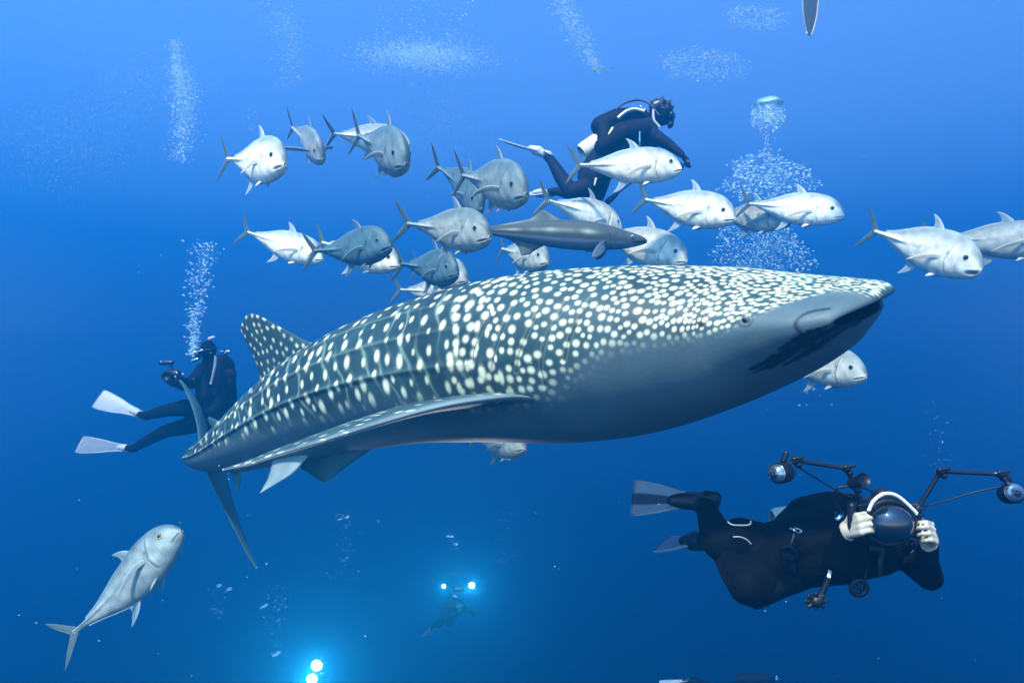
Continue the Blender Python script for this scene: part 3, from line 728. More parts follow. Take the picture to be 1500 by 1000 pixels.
def hand(wrist, fwd, palm, side, curl=.8, s=1.0):
    """capsules of a hand: fwd = wrist to knuckles, palm = palm normal, side = thumb direction"""
    fwd = unit(fwd); palm = unit(palm-fwd*np.dot(palm, fwd)); sd_ = unit(np.cross(fwd, palm)); sd_ = sd_ if np.dot(sd_, side) > 0 else -sd_
    out = []
    kn = []
    for i, o in enumerate((.034, .0115, -.0115, -.033)):
        a = wrist+fwd*.012*s+sd_*o*.6*s; b = wrist+fwd*(.088-.005*abs(i-1))*s+sd_*o*s; kn.append(b); out.append(capsule(a, .016*s, b, .0125*s, 10))
    for i, ln in enumerate((.070, .080, .074, .058)):
        d1 = unit(fwd*math.cos(curl*.7)+palm*math.sin(curl*.7)); d2 = unit(fwd*math.cos(curl*1.9)+palm*math.sin(curl*1.9)); d3 = unit(fwd*math.cos(curl*2.7)+palm*math.sin(curl*2.7))
        p1 = kn[i]+d1*ln*.5*s; p2 = p1+d2*ln*.32*s; p3 = p2+d3*ln*.24*s
        out += [capsule(kn[i], .0098*s, p1, .0090*s, 10), capsule(p1, .0090*s, p2, .0084*s, 10), capsule(p2, .0084*s, p3, .0080*s, 10)]
    t0 = wrist+fwd*.025*s+sd_*.022*s; t1 = t0+unit(sd_+fwd*.7+palm*.4)*.038*s; t2 = t1+unit(fwd+palm*.7*curl+sd_*.2)*.032*s
    out += [capsule(t0, .014*s, t1, .0115*s, 10), capsule(t1, .011*s, t2, .009*s, 10)]
    return out
def swim_fin(root, heel, ankle_dir, tip, wdir, width=.20, blade=None, stripe=None, pocket=None, point=False):
    """a foot pocket round the foot and a long blade with raised side rails"""
    heel = np.asarray(heel, float); tip = np.asarray(tip, float); ax = unit(tip-heel); w = unit(wdir-ax*np.dot(wdir, ax)); n = np.cross(ax, w); Ln = np.linalg.norm(tip-heel)
    s = np.linspace(0, 1, 26)
    hw = np.interp(s, [0, .18, .34, .55, .85, 1], [.34, .40, .52, .78, 1, .96])*width/2
    if point: hw = np.interp(s, [0, .3, .55, .75, .9, 1], [.4, .8, 1, .85, .5, .08])*width/2
    cen = heel+ax*(s*Ln)[:, None]+n*(.05*np.sin(s*math.pi*.9)*width)[:, None]
    LE = cen-w*hw[:, None]; TE = cen+w*hw[:, None]
    LE[-1] -= ax*.025; TE[-1] -= ax*.025
    v, f, S_, U_ = foil(LE, TE, .012, 21, tmin=.004, normal=n)
    c0 = np.array([.47,.53,.54]) if blade is None else np.asarray(blade)
    cc = np.tile(c0, (len(v), 1))
    if stripe is not None:
        k = ((np.abs(U_-.5) < .17) & (S_ > .05)).astype(float)[:, None]; cc = cc*(1-k)+np.asarray(stripe)*k
    b = mesh_obj('swim_fin', v, f, M_FINC, root, colors=cc, world=True)
    bpy.context.view_layer.update()
    rails = joinl([tube(LE[2:-1]+n*.004, np.interp(s[2:-1], [0, 1], [.010, .005]), 7), tube(TE[2:-1]+n*.004, np.interp(s[2:-1], [0, 1], [.010, .005]), 7)])
    r = mesh_obj('side_rail', rails[0], rails[1], M_GREYP if pocket is None else pocket, root, world=True); r.parent = b
    vp, fp = remesh([capsule(heel-ax*.07+n*.02, .044, heel+ax*.08+n*.012, .044), capsule(heel+ax*.04, .046, heel+ax*.13, .030)], .012, 4)
    p = mesh_obj('foot_pocket', vp, fp, M_RUB if pocket is None else pocket, root, world=True); p.parent = b
    vs_, fs_ = tube([heel-ax*.02-w*.05, heel-ax*.10-w*.035+n*.02, heel-ax*.115+n*.03, heel-ax*.10+w*.035+n*.02, heel-ax*.02+w*.05], .007, 7, 20)
    q = mesh_obj('heel_strap', vs_, fs_, M_RUB, root, world=True); q.parent = b
    return b
def mask_and_reg(root, head, face, up, r, strap=True, reg=True):
    face = unit(face); up = unit(up-face*np.dot(up, face)); sd_ = np.cross(face, up)
    c = head+face*r*.92+up*.012
    ax = np.array([sd_, up, face])
    v, f = remesh([capsule(c-sd_*.045, .036, c+sd_*.045, .036), capsule(c-up*.03, .022, c-up*.02, .022)], .010, 3)
    m = mesh_obj('dive_mask', v, f, M_RUB, root, world=True); bpy.context.view_layer.update()
    v, f = ball(c+face*.030, (.068, .034, .010), 8, 20, axis=ax); g = mesh_obj('mask_lens', v, f, M_LENS, root, world=True); g.parent = m
    th = np.linspace(0, 2*math.pi, 30)
    pts = [head+face*math.cos(t)*r*1.02+sd_*math.sin(t)*r*.98+up*.015 for t in th]
    v, f = tube(pts, .011, 6); q = mesh_obj('mask_strap', v, f, M_RUB, root, world=True); q.parent = m
    if reg:
        c2 = head+face*(r*1.02+.02)-up*.055
        v, f = joinl([lathe(c2-face*.025, c2+face*.03, [(0, .018), (.3, .034), (.75, .036), (.95, .026), (1, .01)], 18), capsule(c2-sd_*.04-up*.022, .013, c2+sd_*.04-up*.022, .013)])
        mesh_obj('regulator', v, f, M_RUB, root, world=True)
    return c
def person(name, base, label, group=None):
    r = empty(name, tuple(base)); bpy.context.view_layer.update(); tag(r, label, 'person', group); return r
def body_mesh(root, parts, voxel, suit, skin_pts=(), iters=6):
    v, f = remesh(parts, voxel, iters)
    o = mesh_obj('body', v, f, [suit, M_SKINP], root, world=True)
    if skin_pts:
        cen = np.array([v[list(q)].mean(0) for q in f]); idx = np.zeros(len(f), np.int32)
        for (p, rad) in skin_pts: idx[np.linalg.norm(cen-np.asarray(p), axis=1) < rad] = 1
        o.data.polygons.foreach_set('material_index', idx)
    return o
def gear(root, name, parts, material, voxel=None):
    v, f = remesh(parts, voxel, 4) if voxel else joinl(parts)
    o = mesh_obj(name, v, f, material, root, world=True); return o
def tank(root, p0, p1, r, material):
    L_ = np.linalg.norm(np.asarray(p1)-np.asarray(p0)); e = r/L_
    v, f = lathe(p0, p1, [(0, r*.86), (.02, r*.97), (.05, r), (1-e*1.3, r), (1-e*.9, r*.93), (1-e*.5, r*.70), (1-e*.2, r*.38), (1, r*.24), (1.03, r*.24)], 28)
    t = mesh_obj('tank', v, f, material, root, world=True); bpy.context.view_layer.update()
    d = unit(np.asarray(p1, float)-p0); q = np.asarray(p1, float)
    v, f = joinl([lathe(q, q+d*.07, [(0, .022), (.5, .024), (1, .018)], 12), capsule(q+d*.04-np.cross(d, (0, 1, 0))*.05, .018, q+d*.04+np.cross(d, (0, 1, 0))*.05, .018)])
    a = mesh_obj('tank_valve', v, f, M_STEEL, root, world=True); a.parent = t
    return t
# ---- photographer low on the right, facing the camera
def photographer():
    root = person('person', P(1180, 830, 3.0), 'diver in black wetsuit aiming a twin-strobe dome camera below the shark\'s head')
    B = []
    B += chain([(P(1112,818,3.12),.145), (P(1165,802,3.07),.140), (P(1235,792,3.02),.150), (P(1290,790,3.0),.115)])
    B += chain([(P(1125,835,3.05),.130), (P(1175,815,2.98),.130), (P(1235,805,2.93),.140), (P(1285,806,2.93),.105)])
    B += chain([(P(1235,782,3.05),.11), (P(1305,800,2.98),.10), (P(1330,808,2.96),.085)])
    B += chain([(P(1295,788,3.0),.065), (P(1303,772,2.98),.085)])
    hd = P(1304, 762, 2.98); B += [ball(hd, (.085, .10, .115), 14, 18)]
    # arms
    wl = P(1238,777,2.70); B += chain([(P(1248,796,2.96),.078), (P(1226,818,2.78),.056), (wl,.034)])
    wr = P(1361,790,2.70); B += chain([(P(1330,806,2.95),.08), (P(1345,826,2.86),.066), (P(1361,845,2.78),.052), (P(1357,822,2.72),.044), (wr,.034)])
    hl = hand(wl, (.22, -.62, .42), (1, .15, .0), (0, -.2, 1), curl=.92, s=1.0)
    hr = hand(wr, (-.22, -.62, .42), (-1, .15, .0), (0, -.2, 1), curl=.92, s=1.0)
    B += hl+hr
    # legs
    B += chain([(P(1128,806,3.12),.118), (P(1086,790,3.12),.100), (P(1054,795,3.14),.078), (P(1043,768,3.20),.066), (P(1034,742,3.24),.046), (P(1014,733,3.24),.038)])
    B += chain([(P(1126,836,3.05),.125), (P(1108,850,2.94),.105), (P(1094,858,2.88),.078), (P(1080,838,3.0),.074), (P(1056,802,3.26),.055), (P(1032,790,3.38),.045)])
    body_mesh(root, B, .0048, M_SUIT, [(wl+np.array([.04, -.06, .035]), .085), (wr+np.array([-.04, -.06, .035]), .085)], 2)
    mask_and_reg(root, hd, (0, -1, .05), (0, 0, 1), .10)
    # suit trim
    gear(root, 'knee_seam', [tube([P(1066,764,3.01), P(1072,768,2.99), P(1084,769,2.99), P(1098,768,3.0), P(1100,763,3.02)], .0035, 6, 20)], M_GREYP)
    gear(root, 'knee_seam', [tube([P(1074,786,2.995), P(1084,786,2.985), P(1094,790,2.985), P(1100,796,2.985)], .0032, 6, 20)], M_GREYP)
    # buoyancy wing and tank on the back
    gear(root, 'buoyancy_wing', chain([(P(1150,766,3.2),.050), (P(1178,752,3.16),.078), (P(1215,746,3.12),.085), (P(1250,745,3.08),.070), (P(1268,752,3.05),.045)])+chain([(P(1160,775,3.12),.07), (P(1215,765,3.06),.09), (P(1258,768,3.02),.07)]), M_NYLON, .012)
    tank(root, P(1134,771,3.30), P(1290,752,3.26), .088, M_TANK)
    gear(root, 'crotch_flap', chain([(P(1092,868,2.90),.05), (P(1108,882,2.88),.03), (P(1150,868,2.9),.02)])+chain([(P(1120,862,2.9),.06), (P(1158,848,2.92),.05)]), M_NYLON, .011)
    # harness hardware
    gear(root, 'steel_clip', [tube([P(1158,774,2.88), P(1163,776,2.86), P(1168,780,2.86), P(1175,778,2.87), P(1171,775,2.87), P(1163,773,2.87)], .0040, 6, 24)], M_STEEL)
    gear(root, 'dial_gauge', [lathe(P(1155,811,2.84), P(1155,811,2.80), [(0, .034), (.4, .036), (.8, .034), (1, .026)], 20), tube([P(1164,781,2.86), P(1158,800,2.84), P(1155,811,2.83)], .008, 7, 12), capsule(P(1157,820,2.83), .02, P(1160,834,2.84), .013)], M_RUB)
    gear(root, 'chest_buckle', [capsule(P(1238,806,2.78), .009, P(1243,800,2.77), .007), capsule(P(1234,814,2.78), .012, P(1234,832,2.78), .010)], M_STEEL)
    gear(root, 'inflator_hose', [tube([P(1272,803,2.8), P(1292,806,2.79), P(1290,820,2.78), P(1288,842,2.78)], .011, 8, 20), capsule(P(1289,818,2.78), .017, P(1288,838,2.78), .013)], M_RUB)
    gear(root, 'arm_clip', [tube([P(1330,822,2.86), P(1335,808,2.85), P(1338,806,2.85), P(1336,818,2.85), P(1332,824,2.86)], .0030, 6, 20)], M_STEEL)
    gear(root, 'white_hose', [tube([P(1220,800,2.79), P(1219,818,2.78), P(1214,845,2.78)], .0075, 8, 14)], M_ROPE)
    gear(root, 'spare_regulator', [tube([P(1214,845,2.78), P(1208,860,2.78), P(1202,872,2.78)], .012, 8, 14)]+[capsule(P(1195,880,2.78), .026, P(1200,878,2.78), .022)]+[capsule(P(1195,880,2.78), .012, P(1195+15*math.cos(a), 880+11*math.sin(a), 2.77), .008, 8) for a in np.linspace(0, 6.28, 9)[:-1]], M_RUB)
    reel = P(1258, 860, 2.8)
    gear(root, 'line_reel', [tube([reel+np.array([.031*math.cos(a), 0, .031*math.sin(a)]) for a in np.linspace(0, 6.2832, 26)], .011, 8), tube([P(1270,830,2.8), P(1267,848,2.8)], .005, 6, 6)]+[tube([reel, reel+np.array([.03*math.cos(a), 0, .03*math.sin(a)])], .005, 6, 3) for a in (0, 1.05, 2.1, 3.15, 4.2, 5.25)], M_RUB)
    gear(root, 'shoulder_light', [lathe(P(1229,754,2.86), P(1229,755,2.80), [(0, .012), (.6, .022), (1, .020)], 16)], M_STEEL)
    # fins
    swim_fin(root, P(1024,734,3.24), None, P(922,730,3.20), np.array([.05, -.15, 1]), width=.165, stripe=(.03,.04,.06), blade=(.20,.25,.27))
    swim_fin(root, P(1030,789,3.38), None, P(966,795,3.62), np.array([.25, 1, .10]), width=.15, blade=(.10,.13,.16))
photographer()
def camera_rig():
    root = empty('camera_rig', tuple(P(1305, 790, 2.68))); bpy.context.view_layer.update()
    tag(root, 'dome-port underwater camera with two long strobe arms and a white rope handle', 'camera')
    c = P(1306, 767, 2.62)
    gear(root, 'housing', [capsule(c+np.array([-.062, .07, 0]), .062, c+np.array([.062, .07, 0]), .062), capsule(c+np.array([-.055, .07, .035]), .05, c+np.array([.055, .07, .035]), .05), capsule(c+np.array([0, .07, -.05]), .045, c+np.array([0, .07, .085]), .04)], M_RUB, .008)
    d = gear(root, 'dome_port', [ball(c+np.array([0, .012, 0]), (.085, .070, .074), 20, 32)], M_DOME); bpy.context.view_layer.update()
    r = gear(root, 'port_ring', [tube([c+np.array([.095*math.cos(a), .020, .083*math.sin(a)]) for a in np.linspace(0, 6.2832, 44)], .013, 10)], M_RUB); r.parent = d
    for sx in (-1, 1):
        gear(root, 'handle', [capsule(c+np.array([.128*sx, .05, -.055]), .016, c+np.array([.128*sx, .05, .055]), .016), capsule(c+np.array([.06*sx, .06, -.05]), .012, c+np.array([.128*sx, .05, -.058]), .012), capsule(c+np.array([.06*sx, .06, .05]), .012, c+np.array([.128*sx, .05, .06]), .012)], M_RUB)
    # rope handle twisted of two strands
    arc = dense([P(1272,748,2.63), P(1280,733,2.63), P(1295,723,2.63), P(1312,725,2.63), P(1328,737,2.63), P(1343,752,2.63)], 90)
    T = unit(np.gradient(arc, axis=0)); n1 = np.array([0, 1., 0]); st = []
    for ph in (0, 2.09, 4.19):
        a = np.linspace(0, 44, 90)+ph; T_ = np.gradient(arc, axis=0); T_ /= np.linalg.norm(T_, axis=1, keepdims=True); n2 = np.cross(T_, n1)
        st.append(tube(arc+(n1*np.cos(a)[:, None]+n2*np.sin(a)[:, None])*.0034, .0040, 6))
    gear(root, 'rope_handle', st, M_ROPE)
    def arm(pts, name='strobe_arm'):
        for a, b in zip(pts[:-1], pts[1:]):
            o = gear(root, name, [tube([a, b], .0085, 10, 6)], M_ALU)
        for p in pts[:-1]:
            gear(root, 'ball_clamp', [ball(p, .017, 10, 12), ball(p+np.array([.012, 0, -.016]), .014, 8, 12), capsule(p+np.array([-.012, -.012, .008]), .007, p+np.array([.022, -.014, .014]), .007)], M_ALU)
    arm([P(1262,742,2.66), P(1252,712,2.66), P(1240,686,2.66), P(1165,674,2.64)])
    arm([P(1342,748,2.66), P(1378,690,2.64), P(1465,694,2.62), P(1476,708,2.61)])
    gear(root, 'focus_light', [lathe(P(1246,709,2.68), P(1266,702,2.60), [(0, .018), (.3, .022), (.7, .022), (1, .026)], 16), capsule(P(1252,714,2.66), .012, P(1256,706,2.65), .012)], M_RUB)
    def strobe(p, q, sx):
        v, f = lathe(p, q, [(0, .016), (.12, .030), (.35, .038), (.8, .040), (.95, .040), (1.0, .036)], 26)
        b = mesh_obj('strobe', v, f, M_RUB, root, world=True); bpy.context.view_layer.update()
        d_ = unit(np.asarray(q)-p)
        v, f = lathe(q, np.asarray(q)+d_*.022, [(0, .035), (.35, .033), (.7, .024), (1, .006)], 26)
        l = mesh_obj('strobe_lens', v, f, M_REFL, root, world=True); l.parent = b
        v, f = capsule(np.asarray(p)*.5+np.asarray(q)*.5+np.array([0, 0, .045]), .012, np.asarray(p)*.5+np.asarray(q)*.5+np.array([.01*sx, 0, .075]), .010); l = mesh_obj('strobe_mount', v, f, M_ALU, root, world=True); l.parent = b
    strobe(P(1157,691,2.66), P(1138,693,2.60), 1); strobe(P(1470,724,2.68), P(1486,721,2.60), -1)
    arm([P(1165,674,2.64), P(1152,682,2.63)], 'strobe_arm')
    gear(root, 'sync_cord', [tube([P(1168,683,2.66), P(1195,700,2.68), P(1222,716,2.68), P(1245,727,2.68)], .0035, 6, 24)], M_RUB)
    gear(root, 'sync_cord', [tube([P(1470,712,2.62), P(1430,720,2.66), P(1390,732,2.67), P(1352,742,2.67)], .0035, 6, 24)], M_RUB)
    gear(root, 'sync_cord', [tube([P(1245,712,2.67), P(1226,715,2.68), P(1222,732,2.7), P(1232,748,2.72)], .005, 6, 24), tube([P(1258,713,2.68), P(1274,718,2.7), P(1284,728,2.7), P(1288,740,2.7)], .004, 6, 20)], M_RUB)
camera_rig()
# ---- diver high in the water, behind the fish, swimming right
def high_diver():
    D = 6.7
    root = person('person', P(880, 270, D), 'diver with bushy dark hair and cream tank swimming above the fish')
    q = lambda x, y, dd=0.0: P(x, y, D+dd)
    B = []
    B += chain([(q(868,258),.150), (q(885,232),.150), (q(915,202),.165), (q(945,190),.120)])
    B += chain([(q(872,260,-.12),.130), (q(893,235,-.12),.135), (q(922,207,-.14),.14), (q(950,196,-.12),.10)])
    B += chain([(q(945,190),.075), (q(962,174,-.02),.07)])
    hd = q(970, 167, -.03); B += [ball(hd, (.095, .085, .118), 14, 18)]
    w = q(998, 226, -.34)
    B += chain([(q(952,196,-.20),.078), (q(980,212,-.28),.052), (w,.034)]); B += hand(w, (.6, -.1, -.6), (-.5, 0, -.5), (.3, -1, .3), curl=.7)
    w2 = q(985, 236, .15); B += chain([(q(948,196,.15),.075), (q(958,226,.2),.052), (w2,.034)]); B += hand(w2, (.8, 0, -.3), (0, 0, -1), (0, -1, 0), curl=.7)
    B += chain([(q(870,258,-.08),.125), (q(858,276,-.12),.105), (q(838,282,-.14),.080), (q(822,260,-.06),.070), (q(808,236,.0),.048), (q(797,224,.02),.040)])
    B += chain([(q(876,264,.08),.125), (q(872,284,.10),.100), (q(858,290,.15),.078), (q(836,284,.3),.064), (q(816,280,.42),.045), (q(804,281,.45),.038)])
    body_mesh(root, B, .011, M_SUIT2, (), 5)
    # hair floats round the head
    H = [ball(hd+np.array([-.01, .01, .035]), (.118, .112, .108), 12, 16)]
    rr = random.Random(3)
    for _ in range(60):
        a, b = rr.uniform(0, 6.28), rr.uniform(-.2, 1.4); dv = np.array([math.cos(a)*math.cos(b)*.9-.25, math.sin(a)*math.cos(b), math.sin(b)]); dv = unit(dv); p0 = hd+dv*.075+np.array([-.01, 0, .02]); H.append(capsule(p0, .026, p0+dv*rr.uniform(.04, .075), .010, 8))
    gear(root, 'hair', H, M_HAIR, .012)
    mask_and_reg(root, hd, (.85, -.25, -.5), (.4, 0, .9), .10)
    tank(root, q(853,225,.05), q(938,166,.10), .098, M_TANK)
    gear(root, 'buoyancy_vest', chain([(q(880,185,.02),.10), (q(905,176,.04),.115), (q(935,172,.02),.095), (q(955,182,.0),.07)])+chain([(q(884,215,-.2),.09), (q(915,196,-.24),.11), (q(945,192,-.22),.08)])+chain([(q(884,178,.0),.07), (q(886,210,-.08),.075)]), M_NYLON, .014)
    gear(root, 'vest_trim', [tube([q(905,173,-.10), q(918,163,-.10), q(930,160,-.09), q(944,163,-.10)], .016, 8, 20)], M_TANK)
    gear(root, 'vest_strap', [tube([q(890,206,-.26), q(893,196,-.28), q(898,187,-.26)], .013, 8, 14)], M_YEL)
    gear(root, 'vest_strap', [tube([q(937,192,-.38), q(937,206,-.38), q(937,218,-.36)], .009, 8, 14)], M_STEEL)
    gear(root, 'leg_tag', [capsule(q(873,262,-.26), .011, q(871,271,-.26), .009)], M_YEL)
    gear(root, 'regulator_hose', [tube([q(902,175,-.05), q(904,160,-.05), q(918,150,-.05), q(938,147,-.06), q(952,153,-.10), q(966,170,-.16)], .011, 8, 40)], M_RUB)
    gear(root, 'snorkel', [tube([q(957,160,-.14), q(958,176,-.16), q(966,186,-.17)], .013, 8, 16), capsule(q(960,152,-.13), .016, q(964,150,-.13), .014)], M_FINW)
    gear(root, 'line_reel', [capsule(q(904,284,-.05), .018, q(893,293,-.05), .03), capsule(q(893,293,-.05), .03, q(884,302,-.05), .022), tube([q(927,266,-.05), q(912,278,-.05), q(904,284,-.05)], .008, 6, 10)], M_RUB)
    gear(root, 'wrist_lamp', [lathe(q(1001,230,-.44), q(1008,238,-.44), [(0, .02), (.5, .024), (1, .022)], 14), capsule(q(1004,240,-.42), .018, q(1010,244,-.42), .016)], M_RUB)
    swim_fin(root, q(795,222,.02), None, q(732,204,.12), np.array([.2, 1, .15]), width=.21, pocket=M_FINW, blade=(.34,.38,.38))
    swim_fin(root, q(800,281,.45), None, q(712,290,.3), np.array([.0, .75, .45]), width=.21, pocket=M_FINW, blade=(.34,.38,.38))
high_diver()
# ---- diver behind the shark's tail with a small camera
def tail_diver():
    D = 8.2
    root = person('person', P(305, 610, D), 'diver with white fins filming behind the shark\'s tail')
    q = lambda x, y, dd=0.0: P(x, y, D+dd)
    B = []
    B += chain([(q(304,610),.150), (q(306,585),.155), (q(308,556),.165), (q(308,538),.12)])
    B += chain([(q(318,606,.05),.12), (q(322,580,.05),.13), (q(322,550,.05),.13)])
    B += chain([(q(308,536),.07), (q(306,520,-.03),.075)]); hd = q(305, 513, -.05); B += [ball(hd, (.095, .10, .118), 14, 18)]
    w = q(262, 554, -.42); B += chain([(q(296,541,-.12),.08), (q(281,563,-.28),.055), (w,.036)]); B += hand(w, (-.8, -.3, .5), (.2, 0, .6), (0, -1, 0), curl=.9)
    w2 = q(250, 560, -.30); B += chain([(q(300,541,.1),.078), (q(270,566,-.1),.055), (w2,.036)]); B += hand(w2, (-.7, -.1, .6), (.4, 0, .4), (0, -1, 0), curl=.9)
    B += chain([(q(298,604,-.02),.125), (q(272,597,-.1),.105), (q(247,600,-.12),.078), (q(228,605,-.05),.066), (q(214,609,.0),.048), (q(204,606,.0),.040)])
    B += chain([(q(300,616,.06),.125), (q(272,624,.05),.105), (q(243,631,.05),.080), (q(216,645,.12),.066), (q(196,656,.18),.048), (q(186,656,.2),.040)])
    body_mesh(root, B, .013, M_SUIT, (), 5)
    mask_and_reg(root, hd, (-.75, -.6, -.15), (0, 0, 1), .10)
    tank(root, q(336,604,.12), q(330,520,.12), .10, M_NYLON)
    gear(root, 'buoyancy_vest', chain([(q(322,530,.0),.09), (q(326,552,.0),.12), (q(322,585,.0),.13), (q(312,600,-.08),.11)])+chain([(q(296,548,-.14),.07), (q(300,580,-.16),.09)]), M_NYLON, .015)
    gear(root, 'pale_hose', [tube([q(316,520,-.17), q(315,535,-.19), q(312,550,-.2), q(309,562,-.2)], .017, 8, 16)], M_GREYP)
    gear(root, 'hood_tag', [capsule(q(307,496,-.1), .022, q(313,494,-.1), .018)], M_FINW)
    gear(root, 'steel_regulator', [capsule(q(280,520,-.16), .028, q(286,516,-.16), .024), capsule(q(287,516,-.16), .02, q(296,513,-.16), .018), capsule(q(282,528,-.16), .02, q(289,526,-.16), .018)], M_STEEL)
    gear(root, 'side_pouch', [capsule(q(340,545,-.02), .05, q(338,560,-.02), .06), capsule(q(330,543,-.05), .03, q(342,548,-.05), .03)], M_NYLON, .014)
    swim_fin(root, q(206,606,0), None, q(140,582,.10), np.array([-.1, .45, .8]), width=.24, pocket=M_FINW, blade=(.22,.26,.26))
    swim_fin(root, q(188,656,.2), None, q(113,650,.32), np.array([-.05, .55, .75]), width=.22, pocket=M_FINW, blade=(.10,.13,.15))
    cr_ = empty('camera_rig', tuple(q(250, 556, -.45))); bpy.context.view_layer.update(); tag(cr_, 'small dark camera housing with knobs held by the diver behind the shark\'s tail', 'camera')
    gear(cr_, 'housing', [capsule(q(246,548,-.42), .06, q(258,548,-.46), .06), capsule(q(247,556,-.42), .05, q(258,556,-.46), .05)], M_RUB, .012)
    gear(cr_, 'lens_port', [lathe(q(247,549,-.46), q(243,551,-.58), [(0, .05), (.6, .055), (.9, .055), (1, .045)], 20)], M_RUB)
    gear(cr_, 'strobe', [capsule(q(236,531,-.42), .030, q(252,531,-.42), .026)], M_ALU)
    gear(cr_, 'strobe_arm', [tube([q(247,532,-.42), q(252,538,-.42), q(252,546,-.42)], .012, 8, 12)], M_ALU)
    for (x, y) in ((247,546),(257,552),(259,546),(268,548),(236,530)):
        gear(cr_, 'knob', [ball(q(x, y, -.54), .013, 8, 10)], M_STEEL)
tail_diver()
# ------------------------------------------------------------------ far divers, lamps
M_LAMP = make_mat('lit_lamp', (1, 1, 1), emit=(1.0, .97, .86), estr=25.0)
def far_diver(hx, hy, D, label, sc=1.0, lamps=(), heading=(-.6, .5, -.45), fins=(.3,.34,.34), arms=True):
    """a whole diver laid along heading (from head to feet), used for the ones deep in the haze"""
    hd = P(hx, hy, D); h = unit(heading); s_ = unit(np.cross(h, (0, 0, 1.))); n = np.cross(s_, h)
    at = lambda a, b=0., c=0.: hd+(h*a+s_*b+n*c)*sc
    root = person('person', at(.6), label)
    B = [ball(hd, .105*sc, 12, 16)]+chain([(at(.08), .065*sc), (at(.2), .075*sc)])
    B += chain([(at(.25,-.13), .085*sc), (at(.5,-.08), .11*sc), (at(.78,-.07), .12*sc)])+chain([(at(.25,.13), .085*sc), (at(.5,.08), .11*sc), (at(.78,.07), .12*sc)])
    hands = []
    for k in (-1, 1):
        w = at(-.12, .22*k, -.18); hands.append(w)
        B += chain([(at(.25,.18*k), .07*sc), (at(.22,.34*k,-.16), .05*sc), (w, .036*sc)]); B += hand(w, -h-s_*.3*k, -s_*k, n, curl=.9, s=sc)
        B += chain([(at(.82,.09*k), .105*sc), (at(1.22,.12*k,-.05), .075*sc), (at(1.6,.12*k,.10+.05*k), .048*sc), (at(1.72,.12*k,.08+.05*k), .04*sc)])
    body_mesh(root, B, .016, M_SUIT, (), 4)
    mask_and_reg(root, hd, -h*.6-n*.3+np.array([0, -.8, 0]), n, .10*sc)
    tank(root, at(.85,0,.20), at(.18,0,.20), .095*sc, M_NYLON)
    gear(root, 'buoyancy_vest', chain([(at(.25,-.1,.08), .09), (at(.65,-.09,.08), .10)])+chain([(at(.25,.1,.08), .09), (at(.65,.09,.08), .10)]), M_NYLON, .018)
    for k in (-1, 1): swim_fin(root, at(1.70,.12*k,.09+.05*k), None, at(2.32,.13*k,.02+.05*k), s_, width=.21, blade=fins)
    return root, hands
def lamp_rig(pts, label, power, body_to=None):
    c = np.mean([p for p, r in pts], 0)
    root = empty('dive_lamp', tuple(c+np.array([0, .25, -.15]))); bpy.context.view_layer.update(); tag(root, label, 'lamp')
    gear(root, 'lamp_bar', [tube([pts[0][0]+np.array([0, .16, 0]), c+np.array([0, .25, -.15]), pts[-1][0]+np.array([0, .16, 0])], .014, 8, 14), capsule(c+np.array([-.05, .25, -.15]), .05, c+np.array([.05, .25, -.15]), .05)], M_RUB)
    for i, (p, r) in enumerate(pts):
        v, f = lathe(p+np.array([0, .17, 0]), p+np.array([0, .0, 0]), [(0, r*.7), (.5, r*.75), (.8, r*1.15), (1, r*1.15)], 18); hs = mesh_obj('lamp_head', v, f, M_RUB, root, world=True); bpy.context.view_layer.update()
        v, f = ball(p, (r, r*.45, r), 10, 16); lz = mesh_obj('lamp_glass', v, f, M_LAMP, root, world=True); lz.parent = hs
        ld = bpy.data.lights.new('lamp_light', 'SPOT'); ld.spot_size = R(20); ld.spot_blend = 1.0; ld.energy = power*(r/.05)**2; ld.color = (1.0, .96, .84); ld.shadow_soft_size = r
        lo = bpy.data.objects.new('lamp_light', ld); col.objects.link(lo); lo.parent = root; lo.location = Vector(p+np.array([0, -.08, 0]))-root.location; lo.rotation_euler = Vector(p).to_track_quat('Z', 'Y').to_euler()
D1 = 13.0
_, hs = far_diver(672, 886, D1, 'faint diver holding twin lit lamps deep below the shark', heading=(-.30, .75, -.55))
lamp_rig([(P(650,858,D1-.9), .030), (P(691,857,D1-.9), .048)], 'pair of small lit lamps shining out of the deep below the shark', 80.0)
far_diver(420, 1040, 10.0, 'diver at the bottom edge behind the brightest lamp', heading=(-.6, .6, -.5))
lamp_rig([(P(464,974,8.6), .062), (P(457,994,8.6), .060)], 'brightest dive lamp glaring at the bottom edge', 55.0)
far_diver(1152, 1010, 12.5, 'diver sinking out of sight below the photographer', heading=(-.75, .2, -.1), fins=(.42,.46,.46))
